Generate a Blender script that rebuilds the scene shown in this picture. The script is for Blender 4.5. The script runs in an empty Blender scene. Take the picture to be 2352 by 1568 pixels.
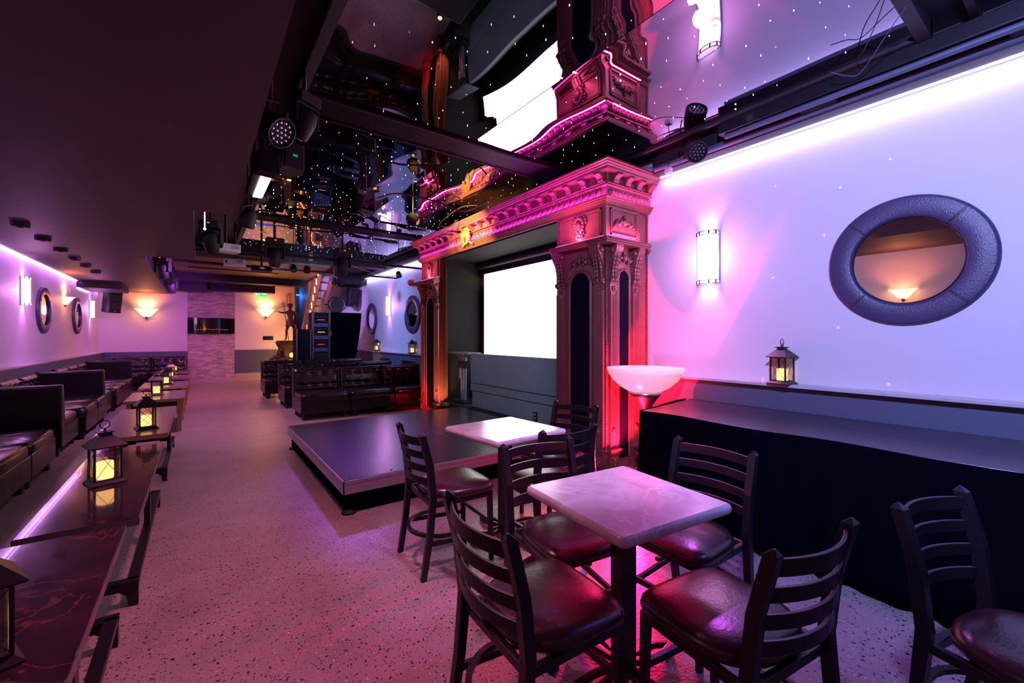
import bpy, bmesh, math, random
from mathutils import Vector, Matrix
PI = math.pi
R = math.radians
random.seed(7)
sc = bpy.context.scene
col = sc.collection

# ------------------------------------------------------------------ camera
cam_d = bpy.data.cameras.new('camera'); cam = bpy.data.objects.new('camera', cam_d); col.objects.link(cam)
cam_d.sensor_width = 36.0; cam_d.lens = 988.0/2352*36; cam_d.clip_start = 0.05; cam_d.clip_end = 60
cam_d.shift_y = -12.0/2352
cam.location = (0, 0, 1.42)
cam.rotation_euler = (R(90), 0, -R(36.1))
sc.camera = cam

# ------------------------------------------------------------------ world, view
w = bpy.data.worlds.new('world'); sc.world = w; w.use_nodes = True
w.node_tree.nodes['Background'].inputs[0].default_value = (0.30, 0.12, 0.40, 1)
w.node_tree.nodes['Background'].inputs[1].default_value = 0.004
sc.view_settings.view_transform = 'Standard'; sc.view_settings.look = 'None'
sc.view_settings.exposure = 0.0; sc.view_settings.gamma = 1.0
sc.view_settings.use_curve_mapping = False
sc.cycles.use_denoising = True
sc.cycles.max_bounces = 6; sc.cycles.diffuse_bounces = 3; sc.cycles.glossy_bounces = 4
sc.cycles.transmission_bounces = 6; sc.cycles.transparent_max_bounces = 12
sc.cycles.caustics_reflective = False; sc.cycles.caustics_refractive = False
sc.cycles.sample_clamp_indirect = 4.0
sc.cycles.use_light_tree = True

# ------------------------------------------------------------------ room lights
def look(o, target):
    d = Vector(target) - o.location
    o.rotation_euler = d.to_track_quat('-Z', 'Y').to_euler()
def area(name, loc, target, sx, sy, color, power, spread=180):
    l = bpy.data.lights.new(name, 'AREA'); l.shape = 'RECTANGLE'; l.size = sx; l.size_y = sy
    l.color = color; l.energy = power; l.spread = R(spread)
    o = bpy.data.objects.new(name, l); col.objects.link(o); o.location = loc; look(o, target); return o
def spot(name, loc, target, color, power, angle=60, blend=.6, radius=.05):
    l = bpy.data.lights.new(name, 'SPOT'); l.color = color; l.energy = power
    l.spot_size = R(angle); l.spot_blend = blend; l.shadow_soft_size = radius
    o = bpy.data.objects.new(name, l); col.objects.link(o); o.location = loc; look(o, target); return o
def point(name, loc, color, power, radius=.04):
    l = bpy.data.lights.new(name, 'POINT'); l.color = color; l.energy = power; l.shadow_soft_size = radius
    o = bpy.data.objects.new(name, l); col.objects.link(o); o.location = loc; return o
PURPLE = (.62, .30, 1.0); BLUE = (.30, .22, 1.0); MAG = (1.0, .16, .62); PINK = (1.0, .30, .62)
RED = (1.0, .03, .06); AMBER = (1.0, .42, .08); LAV = (.42, .33, 1.0)
def strip_light(name, x, y0, y1, z, dx, color, power):
    # LED tape: a long thin area light that washes down the wall under it
    l = bpy.data.lights.new(name, 'AREA'); l.shape = 'RECTANGLE'; l.size = .02; l.size_y = y1-y0
    l.color = color; l.energy = power
    o = bpy.data.objects.new(name, l); col.objects.link(o); o.location = (x, (y0+y1)/2, z)
    o.rotation_euler = (0, R(dx), 0); return o
strip_light('led_tape_light_right', 4.07, -1.9, 2.85, 3.125, -42, (.48, .42, 1.0), 12)
strip_light('led_tape_light_right', 4.07, 7.8, 14.1, 3.125, -42, (.50, .38, 1.0), 22)
strip_light('led_tape_light_left', -2.12, 4.0, 16.0, 2.645, 35, (.62, .18, 1.0), 22)
# LED par cans hung along the ceiling (their beams), with some unseen fill spots added
spot('par_beam_blue_wall', (.45, .1, 2.95), (4.15, .75, 1.75), (.36, .39, 1.0), 920, 96, .9, .08)
spot('par_beam_lavender_tables', (1.5, .3, 3.2), (1.7, 1.9, .7), (.82, .50, 1.0), 250, 38, .8, .08)
spot('par_beam_red_tables', (3.80, 2.25, 3.15), (1.6, 1.0, .2), (.45, .07, .7), 220, 62, .9, .06)
spot('par_beam_pink_floor', (.50, 2.5, 3.2), (-.35, 2.7, 0), (1.0, .24, .44), 310, 104, 1, .1)
spot('fill_violet_stage', (2.1, 7.2, 3.15), (1.6, 4.9, .3), (.40, .12, 1.0), 650, 36, .9, .12)  # no can of its own: added to give the deck a violet sheen
spot('par_beam_pink_aisle', (.3, 8.2, 3.0), (.3, 8.4, 0), (1.0, .33, .72), 330, 130, .9, .1)
spot('par_beam_pink_far', (.2, 12.0, 3.0), (.2, 13.5, 0), (1.0, .24, .45), 300, 130, .9, .1)
spot('par_beam_purple_left_wall', (.2, 9.3, 2.6), (-2.2, 11.0, 1.6), (.75, .18, 1.0), 170, 120, .9, .1)
spot('fill_purple_near_left', (.2, 3.4, 2.5), (-2.2, 2.6, 1.4), (.8, .20, .85), 30, 84, .9, .1)  # added fill, kept so the big round mirror reflects a purple wall
spot('par_beam_magenta_far_wall', (-.3, 12.2, 2.55), (-1.2, 16.2, 1.5), (.55, .05, 1.0), 170, 100, .9, .1)
spot('par_beam_violet_right_far', (.9, 10.4, 3.0), (4.15, 11.5, 1.6), (.20, .37, 1.0), 480, 90, .9, .1)
spot('par_beam_violet_block', (1.9, 12.0, 2.9), (3.6, 14.2, 2.4), (.52, .26, 1.0), 330, 60, .8, .1)
spot('par_beam_blue_booth', (.1, 7.0, 2.85), (-1.28, 8.9, .32), (.02, .14, 1.0), 260, 22, .8, .03)
spot('par_beam_blue_lantern', (.1, 9.6, 2.8), (-.5, 12.35, .62), (.12, .35, 1.0), 420, 9, .6, .03)
spot('par_beam_gold_lion', (1.9, 5.2, 3.28), (3.30, 5.66, 2.98), (1.0, .56, .14), 1300, 50, .9, .02)
spot('fill_blue_boards', (1.0, 4.3, 2.9), (3.6, 5.1, .7), (.72, .90, 1.0), 300, 48, .8, .05)  # unseen fill added to lift the upright stage boards
spot('fill_blue_floor', (2.7, -.8, 3.0), (2.5, .5, 0), (.16, .16, 1.0), 130, 62, .9, .08)  # fill added out of view to turn the near floor bluer
# floor uplights at the two pillars
spot('uplight_red_beam', (3.47, 2.80, .11), (3.72, 3.05, 1.5), (1.0, .01, .05), 700, 110, .9, .03)
spot('uplight_red_spill', (3.42, 2.74, .16), (1.2, 1.0, .05), (1.0, .01, .13), 1900, 90, .9, .05)
point('pink_wall_fill', (3.545, 2.645, 1.25), (1.0, .05, .40), 10, .25)  # no real bulb: pink fill added above the bowl for the wall
spot('uplight_amber_beam', (3.20, 6.55, .12), (3.44, 7.25, 2.0), (1.0, .36, .16), 80, 120, .8, .03)
spot('uplight_red_sofa', (3.2, 7.05, .25), (3.6, 7.95, .35), (1.0, .02, .02), 30, 90, .8, .03)
# LED tape on the portal ledges
strip_light('portal_tape_light', 3.372, 3.0, 7.6, 2.885, 180, (.70, .025, .80), 30)
area('portal_tape_light', (3.80, 2.985, 2.885), (3.80, 3.0, 3.3), .66, .02, (1.0, .03, .50), 4.5)
area('portal_tape_light', (3.402, 3.42, 2.466), (3.404, 3.42, 2.9), .02, .66, (1.0, .12, .34), 24)
area('portal_tape_light', (3.70, 3.012, 2.466), (3.70, 3.014, 2.9), .5, .02, (1.0, .10, .40), 20)
area('portal_tape_light', (3.402, 7.24, 2.466), (3.404, 7.24, 2.9), .02, .66, (1.0, .14, .34), 22)
spot('fill_magenta_cornice', (.9, 2.2, 2.5), (3.4, 4.2, 3.05), (.65, .02, 1.0), 460, 42, .9, .03)  # added fill without a fixture, tints the cornice magenta
for q in [(4.15, 1.712, 2.757), (4.15, 1.734, 1.942), (4.15, 0.925, 2.735), (4.15, 0.935, 1.064), (4.15, 1.818, 1.028), (4.15, 1.248, 1.49), (4.15, 1.343, 2.249), (4.15, 1.233, 2.611)]:
    spot('laser_dot', (1.6, 1.3, 3.1), q, (1.0, .06, .08), 2600, 1, .6, .002).scale = (.35, .35, 1)
# ------------------------------------------------------------------ materials
def nodes_of(m):
    m.use_nodes = True; nt = m.node_tree; return nt, nt.nodes['Principled BSDF']
def mat(name, color, rough=.5, metal=0.0, bump=0.0, bscale=40, vary=0.0, vscale=8, spec=.5, coat=0.0, detail=4):
    m = bpy.data.materials.new(name); nt, b = nodes_of(m)
    b.inputs['Base Color'].default_value = (*color, 1); b.inputs['Roughness'].default_value = rough
    b.inputs['Metallic'].default_value = metal; b.inputs['Specular IOR Level'].default_value = spec
    if coat: b.inputs['Coat Weight'].default_value = coat; b.inputs['Coat Roughness'].default_value = .06
    tc = None
    if bump or vary:
        tc = nt.nodes.new('ShaderNodeTexCoord')
    if bump:
        n = nt.nodes.new('ShaderNodeTexNoise'); n.inputs['Scale'].default_value = bscale; n.inputs['Detail'].default_value = detail
        bp = nt.nodes.new('ShaderNodeBump'); bp.inputs['Strength'].default_value = bump; bp.inputs['Distance'].default_value = .01
        nt.links.new(tc.outputs['Object'], n.inputs['Vector']); nt.links.new(n.outputs['Fac'], bp.inputs['Height'])
        nt.links.new(bp.outputs['Normal'], b.inputs['Normal'])
    if vary:
        n = nt.nodes.new('ShaderNodeTexNoise'); n.inputs['Scale'].default_value = vscale; n.inputs['Detail'].default_value = 5
        mx = nt.nodes.new('ShaderNodeMix'); mx.data_type = 'RGBA'
        mx.inputs[6].default_value = (*[c*(1-vary) for c in color], 1); mx.inputs[7].default_value = (*[min(1, c*(1+vary)) for c in color], 1)
        nt.links.new(tc.outputs['Object'], n.inputs['Vector']); nt.links.new(n.outputs['Fac'], mx.inputs[0])
        nt.links.new(mx.outputs[2], b.inputs['Base Color'])
    return m
def emit(name, color, strength):
    m = bpy.data.materials.new(name); nt, b = nodes_of(m)
    b.inputs['Base Color'].default_value = (*[c*.5 for c in color], 1); b.inputs['Roughness'].default_value = .5
    b.inputs['Emission Color'].default_value = (*color, 1); b.inputs['Emission Strength'].default_value = strength
    return m
def ramp(nt, fac, stops):
    r = nt.nodes.new('ShaderNodeValToRGB'); e = r.color_ramp.elements
    while len(e) < len(stops): e.new(.5)
    for i, (p, c) in enumerate(stops): e[i].position = p; e[i].color = (*c, 1)
    nt.links.new(fac, r.inputs[0]); return r

M = {}
M['wall'] = mat('painted_wall', (.66, .63, .66), .55, bump=.05, bscale=60)
M['wainscot'] = mat('slate_wainscot', (.080, .095, .15), .5, bump=.05)
M['ledge'] = mat('pale_ledge', (.50, .46, .48), .35, vary=.15, vscale=20)
M['black'] = mat('matte_black', (.007, .0065, .009), .6, spec=.35)
M['blackmetal'] = mat('black_powder_metal', (.009, .008, .013), .34, spec=.4)
M['ceil'] = mat('dark_ceiling_paint', (.026, .009, .021), .55, bump=.05, bscale=8)
M['ceilblack'] = mat('black_ceiling', (.012, .010, .014), .6)
M['ceilbrown'] = mat('brown_ceiling', (.20, .11, .06), .5, vary=.2)
M['leather'] = mat('black_leather', (.008, .006, .008), .27, bump=.25, bscale=14, spec=.45)
M['vinyl'] = mat('burgundy_vinyl', (.035, .010, .016), .27, bump=.10, bscale=90, spec=.6)
M['mirrorleather'] = mat('mirror_frame_leather', (.048, .038, .095), .36, bump=.22, bscale=110)
M['stitch'] = mat('dark_stitch', (.01, .01, .015), .6)
M['glassmirror'] = mat('mirror_glass', (.86, .86, .88), .01, metal=1)
M['copper'] = mat('antique_copper_paint', (.29, .108, .095), .36, metal=.35, bump=.15, bscale=25, vary=.25, vscale=10)
M['carve'] = mat('carved_copper_paint', (.26, .10, .085), .30, metal=.4, bump=.9, bscale=38, vary=.25, vscale=22)
M['gold'] = mat('gilded_ornament', (.80, .55, .18), .3, metal=.7, bump=.8, bscale=50)
M['navy'] = mat('navy_cloth_panel', (.003, .0035, .013), .9, bump=.2, bscale=200, spec=.1)
M['stagetop'] = mat('stage_top', (.040, .034, .045), .24, bump=.04, bscale=260, spec=.8)
M['alu'] = mat('aluminium_edge', (.42, .40, .43), .35, metal=.7)
M['skirt'] = mat('black_fabric', (.0016, .0016, .004), .95, bump=.2, bscale=60, spec=.0)
M['countertop'] = mat('dark_counter_laminate', (.030, .028, .045), .3, bump=.04, bscale=80, spec=.6)
M['greypanel'] = mat('charcoal_panel', (.009, .009, .011), .8, vary=.15, vscale=6, spec=.12)
M['board'] = mat('blue_grey_board', (.085, .10, .135), .40, vary=.2, vscale=7)
M['curtain'] = mat('brown_curtain', (.16, .055, .028), .8)
M['chrome'] = mat('brushed_metal', (.5, .5, .53), .25, metal=1)
M['whiteplastic'] = mat('white_plastic', (.7, .68, .7), .4)
M['darkwood'] = mat('warm_wood', (.26, .12, .045), .45, vary=.3, vscale=12)
M['bronze'] = mat('bronze_statue', (.12, .09, .05), .5, metal=.3, bump=.3, bscale=20)
M['root'] = mat('carved_root', (.045, .026, .016), .6, bump=1.0, bscale=12)
M['olive'] = mat('olive_wall', (.14, .12, .05), .7)
M['tileline'] = mat('baseboard_tile', (.45, .38, .32), .4)
M['red'] = mat('red_enamel', (.6, .01, .02), .35)
M['speakergrille'] = mat('speaker_grille', (.004, .004, .006), .5, bump=.4, bscale=300)
M['wireblack'] = mat('cable_black', (.01, .01, .01), .5)
# emitters
M['led_right'] = emit('led_lavender', (.62, .55, 1.0), 5)
M['led_left'] = emit('led_violet', (.85, .62, 1.0), 7)
M['led_pink'] = emit('led_pink', (1.0, .08, .45), 6)
M['sconce'] = emit('sconce_shade_glow', (1.0, .62, .95), 5.5)
M['bowlglow'] = emit('amber_bowl_glow', (1.0, .58, .22), 4.0)
M['candle'] = emit('candle_glow', (1.0, .52, .17), 2.7)
M['screen'] = emit('projection_screen_white', (1.0, .97, 1.0), 4.2)
M['star'] = emit('fibre_star', (1.0, .92, 1.0), 6)
M['bigstar'] = emit('bright_star', (1.0, .94, 1.0), 22)
M['redstar'] = emit('red_star', (1.0, .04, .10), 6)
M['bar_on'] = emit('light_bar_glow', (1.0, .72, .92), 7)
M['uplens'] = emit('uplight_lens', (1.0, .35, .25), 9)
M['redled'] = emit('red_indicator', (1.0, .05, .03), 2.5)
M['whiteled'] = emit('white_indicator', (.8, .85, 1.0), 9)
M['greenled'] = emit('green_display', (.02, .6, .12), .35)
M['exitgreen'] = emit('exit_sign_green', (.03, .75, .12), 1.6)
M['exitwhite'] = emit('exit_sign_white', (.75, 1.0, .8), 2.2)
M['bluetube'] = emit('blue_neon_tube', (.05, .25, 1.0), 5)
M['steplight'] = emit('step_light_glow', (1.0, .45, .10), 3.2)
M['orangesign'] = mat('orange_sign', (.65, .20, .06), .4)
M['signwhite'] = mat('sign_white', (.8, .75, .7), .4)
M['emberred'] = emit('ember_glow', (1.0, .15, .03), 1.0)
M['glassblack'] = mat('black_glass', (.004, .004, .006), .04, spec=.8)
M['lampwhite'] = mat('opal_glass', (.85, .78, .80), .25)
nt, b = nodes_of(M['lampwhite']); b.inputs['Transmission Weight'].default_value = 0.0; b.inputs['Subsurface Weight'].default_value = .3
b.inputs['Emission Color'].default_value = (1.0, .50, .48, 1); b.inputs['Emission Strength'].default_value = .5  # faint pink glow put in for the light falling on the bowl

def pane_mat():
    m = bpy.data.materials.new('lantern_glass'); m.use_nodes = True; nt = m.node_tree
    nt.nodes.clear(); out = nt.nodes.new('ShaderNodeOutputMaterial')
    t = nt.nodes.new('ShaderNodeBsdfTransparent'); t.inputs[0].default_value = (.93, .90, .90, 1)
    g = nt.nodes.new('ShaderNodeBsdfGlossy'); g.inputs['Roughness'].default_value = .03
    mx = nt.nodes.new('ShaderNodeMixShader'); mx.inputs[0].default_value = .08
    nt.links.new(t.outputs[0], mx.inputs[1]); nt.links.new(g.outputs[0], mx.inputs[2]); nt.links.new(mx.outputs[0], out.inputs[0])
    return m
M['pane'] = pane_mat()

def terrazzo():
    m = bpy.data.materials.new('terrazzo_floor'); nt, b = nodes_of(m)
    tc = nt.nodes.new('ShaderNodeTexCoord')
    n = nt.nodes.new('ShaderNodeTexNoise'); n.inputs['Scale'].default_value = 3; n.inputs['Detail'].default_value = 6
    base = ramp(nt, n.outputs['Fac'], [(.3, (.25, .20, .195)), (.7, (.33, .27, .262))])
    nt.links.new(tc.outputs['Object'], n.inputs['Vector'])
    dn = nt.nodes.new('ShaderNodeTexNoise'); dn.inputs['Scale'].default_value = 45
    add = nt.nodes.new('ShaderNodeMixRGB'); add.blend_type = 'ADD'; add.inputs[0].default_value = .022
    nt.links.new(tc.outputs['Object'], dn.inputs['Vector']); nt.links.new(tc.outputs['Object'], add.inputs[1]); nt.links.new(dn.outputs['Color'], add.inputs[2])
    cur = base.outputs[0]
    for scale, thr, colr, keep in ((38, .24, (.03, .022, .026), .60), (70, .27, (.05, .038, .042), .52), (55, .17, (.70, .65, .65), .78)):
        v = nt.nodes.new('ShaderNodeTexVoronoi'); v.inputs['Scale'].default_value = scale; v.inputs['Randomness'].default_value = 1
        nt.links.new(add.outputs[0], v.inputs['Vector'])
        lt = nt.nodes.new('ShaderNodeMath'); lt.operation = 'LESS_THAN'; lt.inputs[1].default_value = thr
        nt.links.new(v.outputs['Distance'], lt.inputs[0])
        sp = nt.nodes.new('ShaderNodeSeparateColor'); nt.links.new(v.outputs['Color'], sp.inputs[0])
        gt = nt.nodes.new('ShaderNodeMath'); gt.operation = 'GREATER_THAN'; gt.inputs[1].default_value = keep
        nt.links.new(sp.outputs[0], gt.inputs[0])
        mu = nt.nodes.new('ShaderNodeMath'); mu.operation = 'MULTIPLY'; nt.links.new(lt.outputs[0], mu.inputs[0]); nt.links.new(gt.outputs[0], mu.inputs[1])
        mx = nt.nodes.new('ShaderNodeMix'); mx.data_type = 'RGBA'; mx.inputs[7].default_value = (*colr, 1)
        nt.links.new(mu.outputs[0], mx.inputs[0]); nt.links.new(cur, mx.inputs[6]); cur = mx.outputs[2]
    nt.links.new(cur, b.inputs['Base Color']); b.inputs['Roughness'].default_value = .30
    nb = nt.nodes.new('ShaderNodeTexNoise'); nb.inputs['Scale'].default_value = 70; nb.inputs['Detail'].default_value = 3
    bp = nt.nodes.new('ShaderNodeBump'); bp.inputs['Strength'].default_value = .22; bp.inputs['Distance'].default_value = .01
    nt.links.new(tc.outputs['Object'], nb.inputs['Vector']); nt.links.new(nb.outputs['Fac'], bp.inputs['Height']); nt.links.new(bp.outputs['Normal'], b.inputs['Normal'])
    return m
M['floor'] = terrazzo()

M['wavymirror'] = mat('black_mirror_panel', (.33, .30, .34), .012, metal=1)

def marble(name, c0, c1, cv, rough, coat=0, vs=2.2, width=.03):
    m = bpy.data.materials.new(name); nt, b = nodes_of(m)
    tc = nt.nodes.new('ShaderNodeTexCoord')
    n = nt.nodes.new('ShaderNodeTexNoise'); n.inputs['Scale'].default_value = 6; n.inputs['Detail'].default_value = 8
    nt.links.new(tc.outputs['Object'], n.inputs['Vector'])
    base = ramp(nt, n.outputs['Fac'], [(.35, c0), (.65, c1)])
    n2 = nt.nodes.new('ShaderNodeTexNoise'); n2.inputs['Scale'].default_value = vs; n2.inputs['Detail'].default_value = 5; n2.inputs['Distortion'].default_value = 1.2
    nt.links.new(tc.outputs['Object'], n2.inputs['Vector'])
    vein = ramp(nt, n2.outputs['Fac'], [(.5-width, (0, 0, 0)), (.5, (1, 1, 1)), (.5+width, (0, 0, 0))])
    mx = nt.nodes.new('ShaderNodeMix'); mx.data_type = 'RGBA'; mx.inputs[7].default_value = (*cv, 1)
    nt.links.new(vein.outputs[0], mx.inputs[0]); nt.links.new(base.outputs[0], mx.inputs[6]); nt.links.new(mx.outputs[2], b.inputs['Base Color'])
    b.inputs['Roughness'].default_value = rough
    if coat: b.inputs['Coat Weight'].default_value = coat; b.inputs['Coat Roughness'].default_value = .03
    return m
M['cafetop'] = marble('pale_marble_laminate', (.56, .46, .52), (.72, .64, .70), (.74, .68, .73), .21, vs=4, width=.04)
M['darkmarble'] = marble('dark_polished_marble', (.020, .008, .018), (.045, .016, .032), (.16, .04, .06), .10, coat=.6, vs=2.0, width=.012)
M['benchwood'] = mat('brown_laminate', (.10, .055, .05), .22, vary=.4, vscale=14)
M['greyedge'] = mat('grey_table_edge', (.09, .07, .08), .4, vary=.2, vscale=30)
M['tableedge'] = mat('worn_table_edge', (.30, .15, .08), .5, vary=.5, vscale=30)

def stone():
    m = bpy.data.materials.new('stacked_stone'); nt, b = nodes_of(m)
    tc = nt.nodes.new('ShaderNodeTexCoord'); mp = nt.nodes.new('ShaderNodeMapping'); mp.inputs['Rotation'].default_value = (R(90), 0, 0)
    nt.links.new(tc.outputs['Object'], mp.inputs['Vector'])
    br = nt.nodes.new('ShaderNodeTexBrick'); nt.links.new(mp.outputs[0], br.inputs['Vector'])
    br.inputs['Color1'].default_value = (.62, .50, .47, 1); br.inputs['Color2'].default_value = (.32, .25, .27, 1); br.inputs['Mortar'].default_value = (.22, .17, .18, 1)
    br.inputs['Scale'].default_value = 1; br.inputs['Brick Width'].default_value = .17; br.inputs['Row Height'].default_value = .036; br.inputs['Mortar Size'].default_value = .0022
    br.offset = .37; br.squash = .7; br.squash_frequency = 3
    nt.links.new(br.outputs['Color'], b.inputs['Base Color']); b.inputs['Roughness'].default_value = .75
    bp = nt.nodes.new('ShaderNodeBump'); bp.inputs['Strength'].default_value = .6; bp.inputs['Distance'].default_value = .02
    nt.links.new(br.outputs['Fac'], bp.inputs['Height']); bp.invert = True; nt.links.new(bp.outputs['Normal'], b.inputs['Normal'])
    return m
M['stone'] = stone()

# ------------------------------------------------------------------ mesh builder
class MB:
    def __init__(s, Mx=None): s.v = []; s.f = []; s.sm = []; s.M = Mx or Matrix()
    def add(s, vs, fs, smooth=False):
        n = len(s.v); s.v += [s.M @ Vector(v) for v in vs]
        s.f += [[n+i for i in f] for f in fs]; s.sm += [smooth]*len(fs); return s
    def box(s, x0, x1, y0, y1, z0, z1, rot=None):
        vs = [(x, y, z) for z in (z0, z1) for y in (y0, y1) for x in (x0, x1)]
        if rot is not None:
            c = Vector(((x0+x1)/2, (y0+y1)/2, (z0+z1)/2)); vs = [c + rot @ (Vector(v)-c) for v in vs]
        return s.add(vs, [(0, 2, 3, 1), (4, 5, 7, 6), (0, 1, 5, 4), (2, 6, 7, 3), (0, 4, 6, 2), (1, 3, 7, 5)])
    def loft(s, rings, cap=True, smooth=True, closed=True):
        n = len(rings[0]); vs = [p for r in rings for p in r]; fs = []
        for k in range(len(rings)-1):
            for i in range(n if closed else n-1):
                j = (i+1) % n; fs.append((k*n+i, k*n+j, (k+1)*n+j, (k+1)*n+i))
        s.add(vs, fs, smooth)
        if cap:
            s.add(rings[0], [tuple(range(n))[::-1]], False); s.add(rings[-1], [tuple(range(n))], False)
        return s
    def lathe(s, prof, n=24, c=(0, 0, 0), sx=1, sy=1, cap=True):
        rings = [[(c[0]+r*sx*math.cos(2*PI*i/n), c[1]+r*sy*math.sin(2*PI*i/n), c[2]+z) for i in range(n)] for r, z in prof]
        return s.loft(rings, cap)
    def tube(s, pts, r, n=8, cap=True, rect=None):
        pts = [Vector(p) for p in pts]; rings = []; up = None
        for k, p in enumerate(pts):
            t = (pts[min(k+1, len(pts)-1)] - pts[max(k-1, 0)]).normalized()
            if up is None: up = Vector((0, 0, 1)) if abs(t.z) < .9 else Vector((1, 0, 0))
            a = t.cross(up)
            a = a.normalized() if a.length > 1e-6 else Vector((1, 0, 0)); bb = a.cross(t).normalized()
            rr = r[k] if isinstance(r, (list, tuple)) else r
            if rect: rings.append([p+a*(rect[0]/2*q)+bb*(rect[1]/2*q2) for q, q2 in ((-1, -1), (1, -1), (1, 1), (-1, 1))])
            else: rings.append([p+(a*math.cos(2*PI*i/n)+bb*math.sin(2*PI*i/n))*rr for i in range(n)])
        return s.loft(rings, cap, smooth=not rect)
    def cyl(s, p0, p1, r, n=16, r2=None): return s.tube([p0, p1], [r, r if r2 is None else r2], n)
    def ball(s, c, rx, ry=None, rz=None, n=12, m=8):
        ry = ry or rx; rz = rz or rx
        rings = [[(c[0]+rx*math.sin(PI*k/m)*math.cos(2*PI*i/n), c[1]+ry*math.sin(PI*k/m)*math.sin(2*PI*i/n), c[2]-rz*math.cos(PI*k/m)) for i in range(n)] for k in range(1, m)]
        s.loft(rings, False)
        k = len(rings)
        s.add([(c[0], c[1], c[2]-rz)]+rings[0], [(0, 1+(i+1) % n, 1+i) for i in range(n)], True)
        s.add([(c[0], c[1], c[2]+rz)]+rings[-1], [(0, 1+i, 1+(i+1) % n) for i in range(n)], True)
        return s
    def prism(s, poly, axis, a, b2):
        # extrude a 2D polygon along an axis between a and b2
        def P(p, t): return (t, p[0], p[1]) if axis == 'x' else ((p[0], t, p[1]) if axis == 'y' else (p[0], p[1], t))
        n = len(poly); vs = [P(p, a) for p in poly]+[P(p, b2) for p in poly]
        fs = [(i, (i+1) % n, n+(i+1) % n, n+i) for i in range(n)]+[tuple(range(n))[::-1], tuple(range(n, 2*n))]
        return s.add(vs, fs)
    def torus(s, c, Rr, r, axis='z', n=24, m=8, sx=1, sy=1):
        rings = []
        for i in range(n+1):
            a = 2*PI*i/n; ring = []
            for j in range(m):
                t = 2*PI*j/m; q = Rr+r*math.cos(t); p = (q*math.cos(a)*sx, q*math.sin(a)*sy, r*math.sin(t))
                if axis == 'x': p = (p[2], p[0], p[1])
                elif axis == 'y': p = (p[0], p[2], p[1])
                ring.append((c[0]+p[0], c[1]+p[1], c[2]+p[2]))
            rings.append(ring)
        return s.loft(rings, False)
    def build(s, name, m, parent=None, bevel=0, seg=2, kind=None):
        me = bpy.data.meshes.new(name); me.from_pydata([tuple(v) for v in s.v], [], s.f)
        me.polygons.foreach_set('use_smooth', s.sm); me.update()
        bm = bmesh.new(); bm.from_mesh(me); bmesh.ops.recalc_face_normals(bm, faces=bm.faces); bm.to_mesh(me); bm.free()
        me.materials.append(M[m] if isinstance(m, str) else m)
        o = bpy.data.objects.new(name, me); col.objects.link(o)
        if parent is not None: o.parent = parent
        if bevel:
            bv = o.modifiers.new('edge_round', 'BEVEL'); bv.width = bevel; bv.segments = seg; bv.limit_method = 'ANGLE'; bv.angle_limit = R(40)
        if kind: o['kind'] = kind
        return o
def tag(o, label, cat, group=None):
    o['label'] = label; o['category'] = cat
    if group: o['group'] = group
    return o
def thing(name, label, cat, loc=(0, 0, 0), rz=0, group=None):
    o = bpy.data.objects.new(name, None); o.empty_display_size = .1; col.objects.link(o)
    o.location = loc; o.rotation_euler = (0, 0, rz); return tag(o, label, cat, group)
def copy_tree(o, parent=None):
    c = o.copy(); col.objects.link(c)
    if parent is not None: c.parent = parent
    for ch in list(o.children): copy_tree(ch, c)
    return c
def dup(o, loc, rz, label, group=None):
    c = copy_tree(o); c.location = loc; c.rotation_euler = (0, 0, rz); c['label'] = label
    if group: c['group'] = group
    return c
def struct(mb, name, m, bevel=0): return mb.build(name, m, None, bevel, kind='structure')
# ------------------------------------------------------------------ setting
W = 4.15; WL = -2.2; YF = 16.2; YB = -2.0
struct(MB().box(-2.6, 5.0, YB-.3, 19, -.1, 0), 'floor', 'floor')
mb = MB()
mb.box(W, W+.2, YB, 3.79, 0, 3.5); mb.box(W, W+.2, 6.88, 14.2, 0, 3.5); mb.box(W, W+.2, 3.79, 6.88, 2.78, 3.5)
struct(mb, 'wall_right', 'wall')
mb = MB(); mb.box(3.575, 4.40, 6.845, 6.858, 0, 2.79); mb.box(4.40, 4.50, 3.80, 6.86, 0, 2.79)
mb.box(3.575, 4.40, 3.792, 3.80, 0, 2.79); mb.box(3.47, 4.50, 3.792, 6.858, 2.775, 2.798); mb.box(3.445, 4.45, 3.792, 6.858, 0, .279)
struct(mb, 'wall_recess', 'greypanel')
struct(MB().box(WL-.2, WL, YB, YF, 0, 3.5), 'wall_left', 'wall')
mb = MB(); mb.box(WL-.2, -.26, YF, YF+.2, 0, 3.5); mb.box(-.26, .92, YF, YF+.2, 0, 3.5); mb.box(.92, 2.65, YF, YF+.2, 0, 3.5)
struct(mb, 'wall_far', 'wall')
struct(MB().box(-2.6, 5.0, YB-.2, YB, 0, 3.5), 'wall_back', 'wall')
mb = MB(); mb.box(3.09, W+.2, 14.2, 14.35, 0, 3.5); mb.box(3.09, 3.2, 14.35, 18, 0, 3.5)
struct(mb, 'wall_stairwell', 'wall')
mb = MB(); mb.box(2.6, 5.0, 18.0, 18.1, 0, 3.5); mb.box(2.65, 2.7, 16.2, 18, 0, 3.5)
struct(mb, 'wall_hallway', 'olive')
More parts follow.
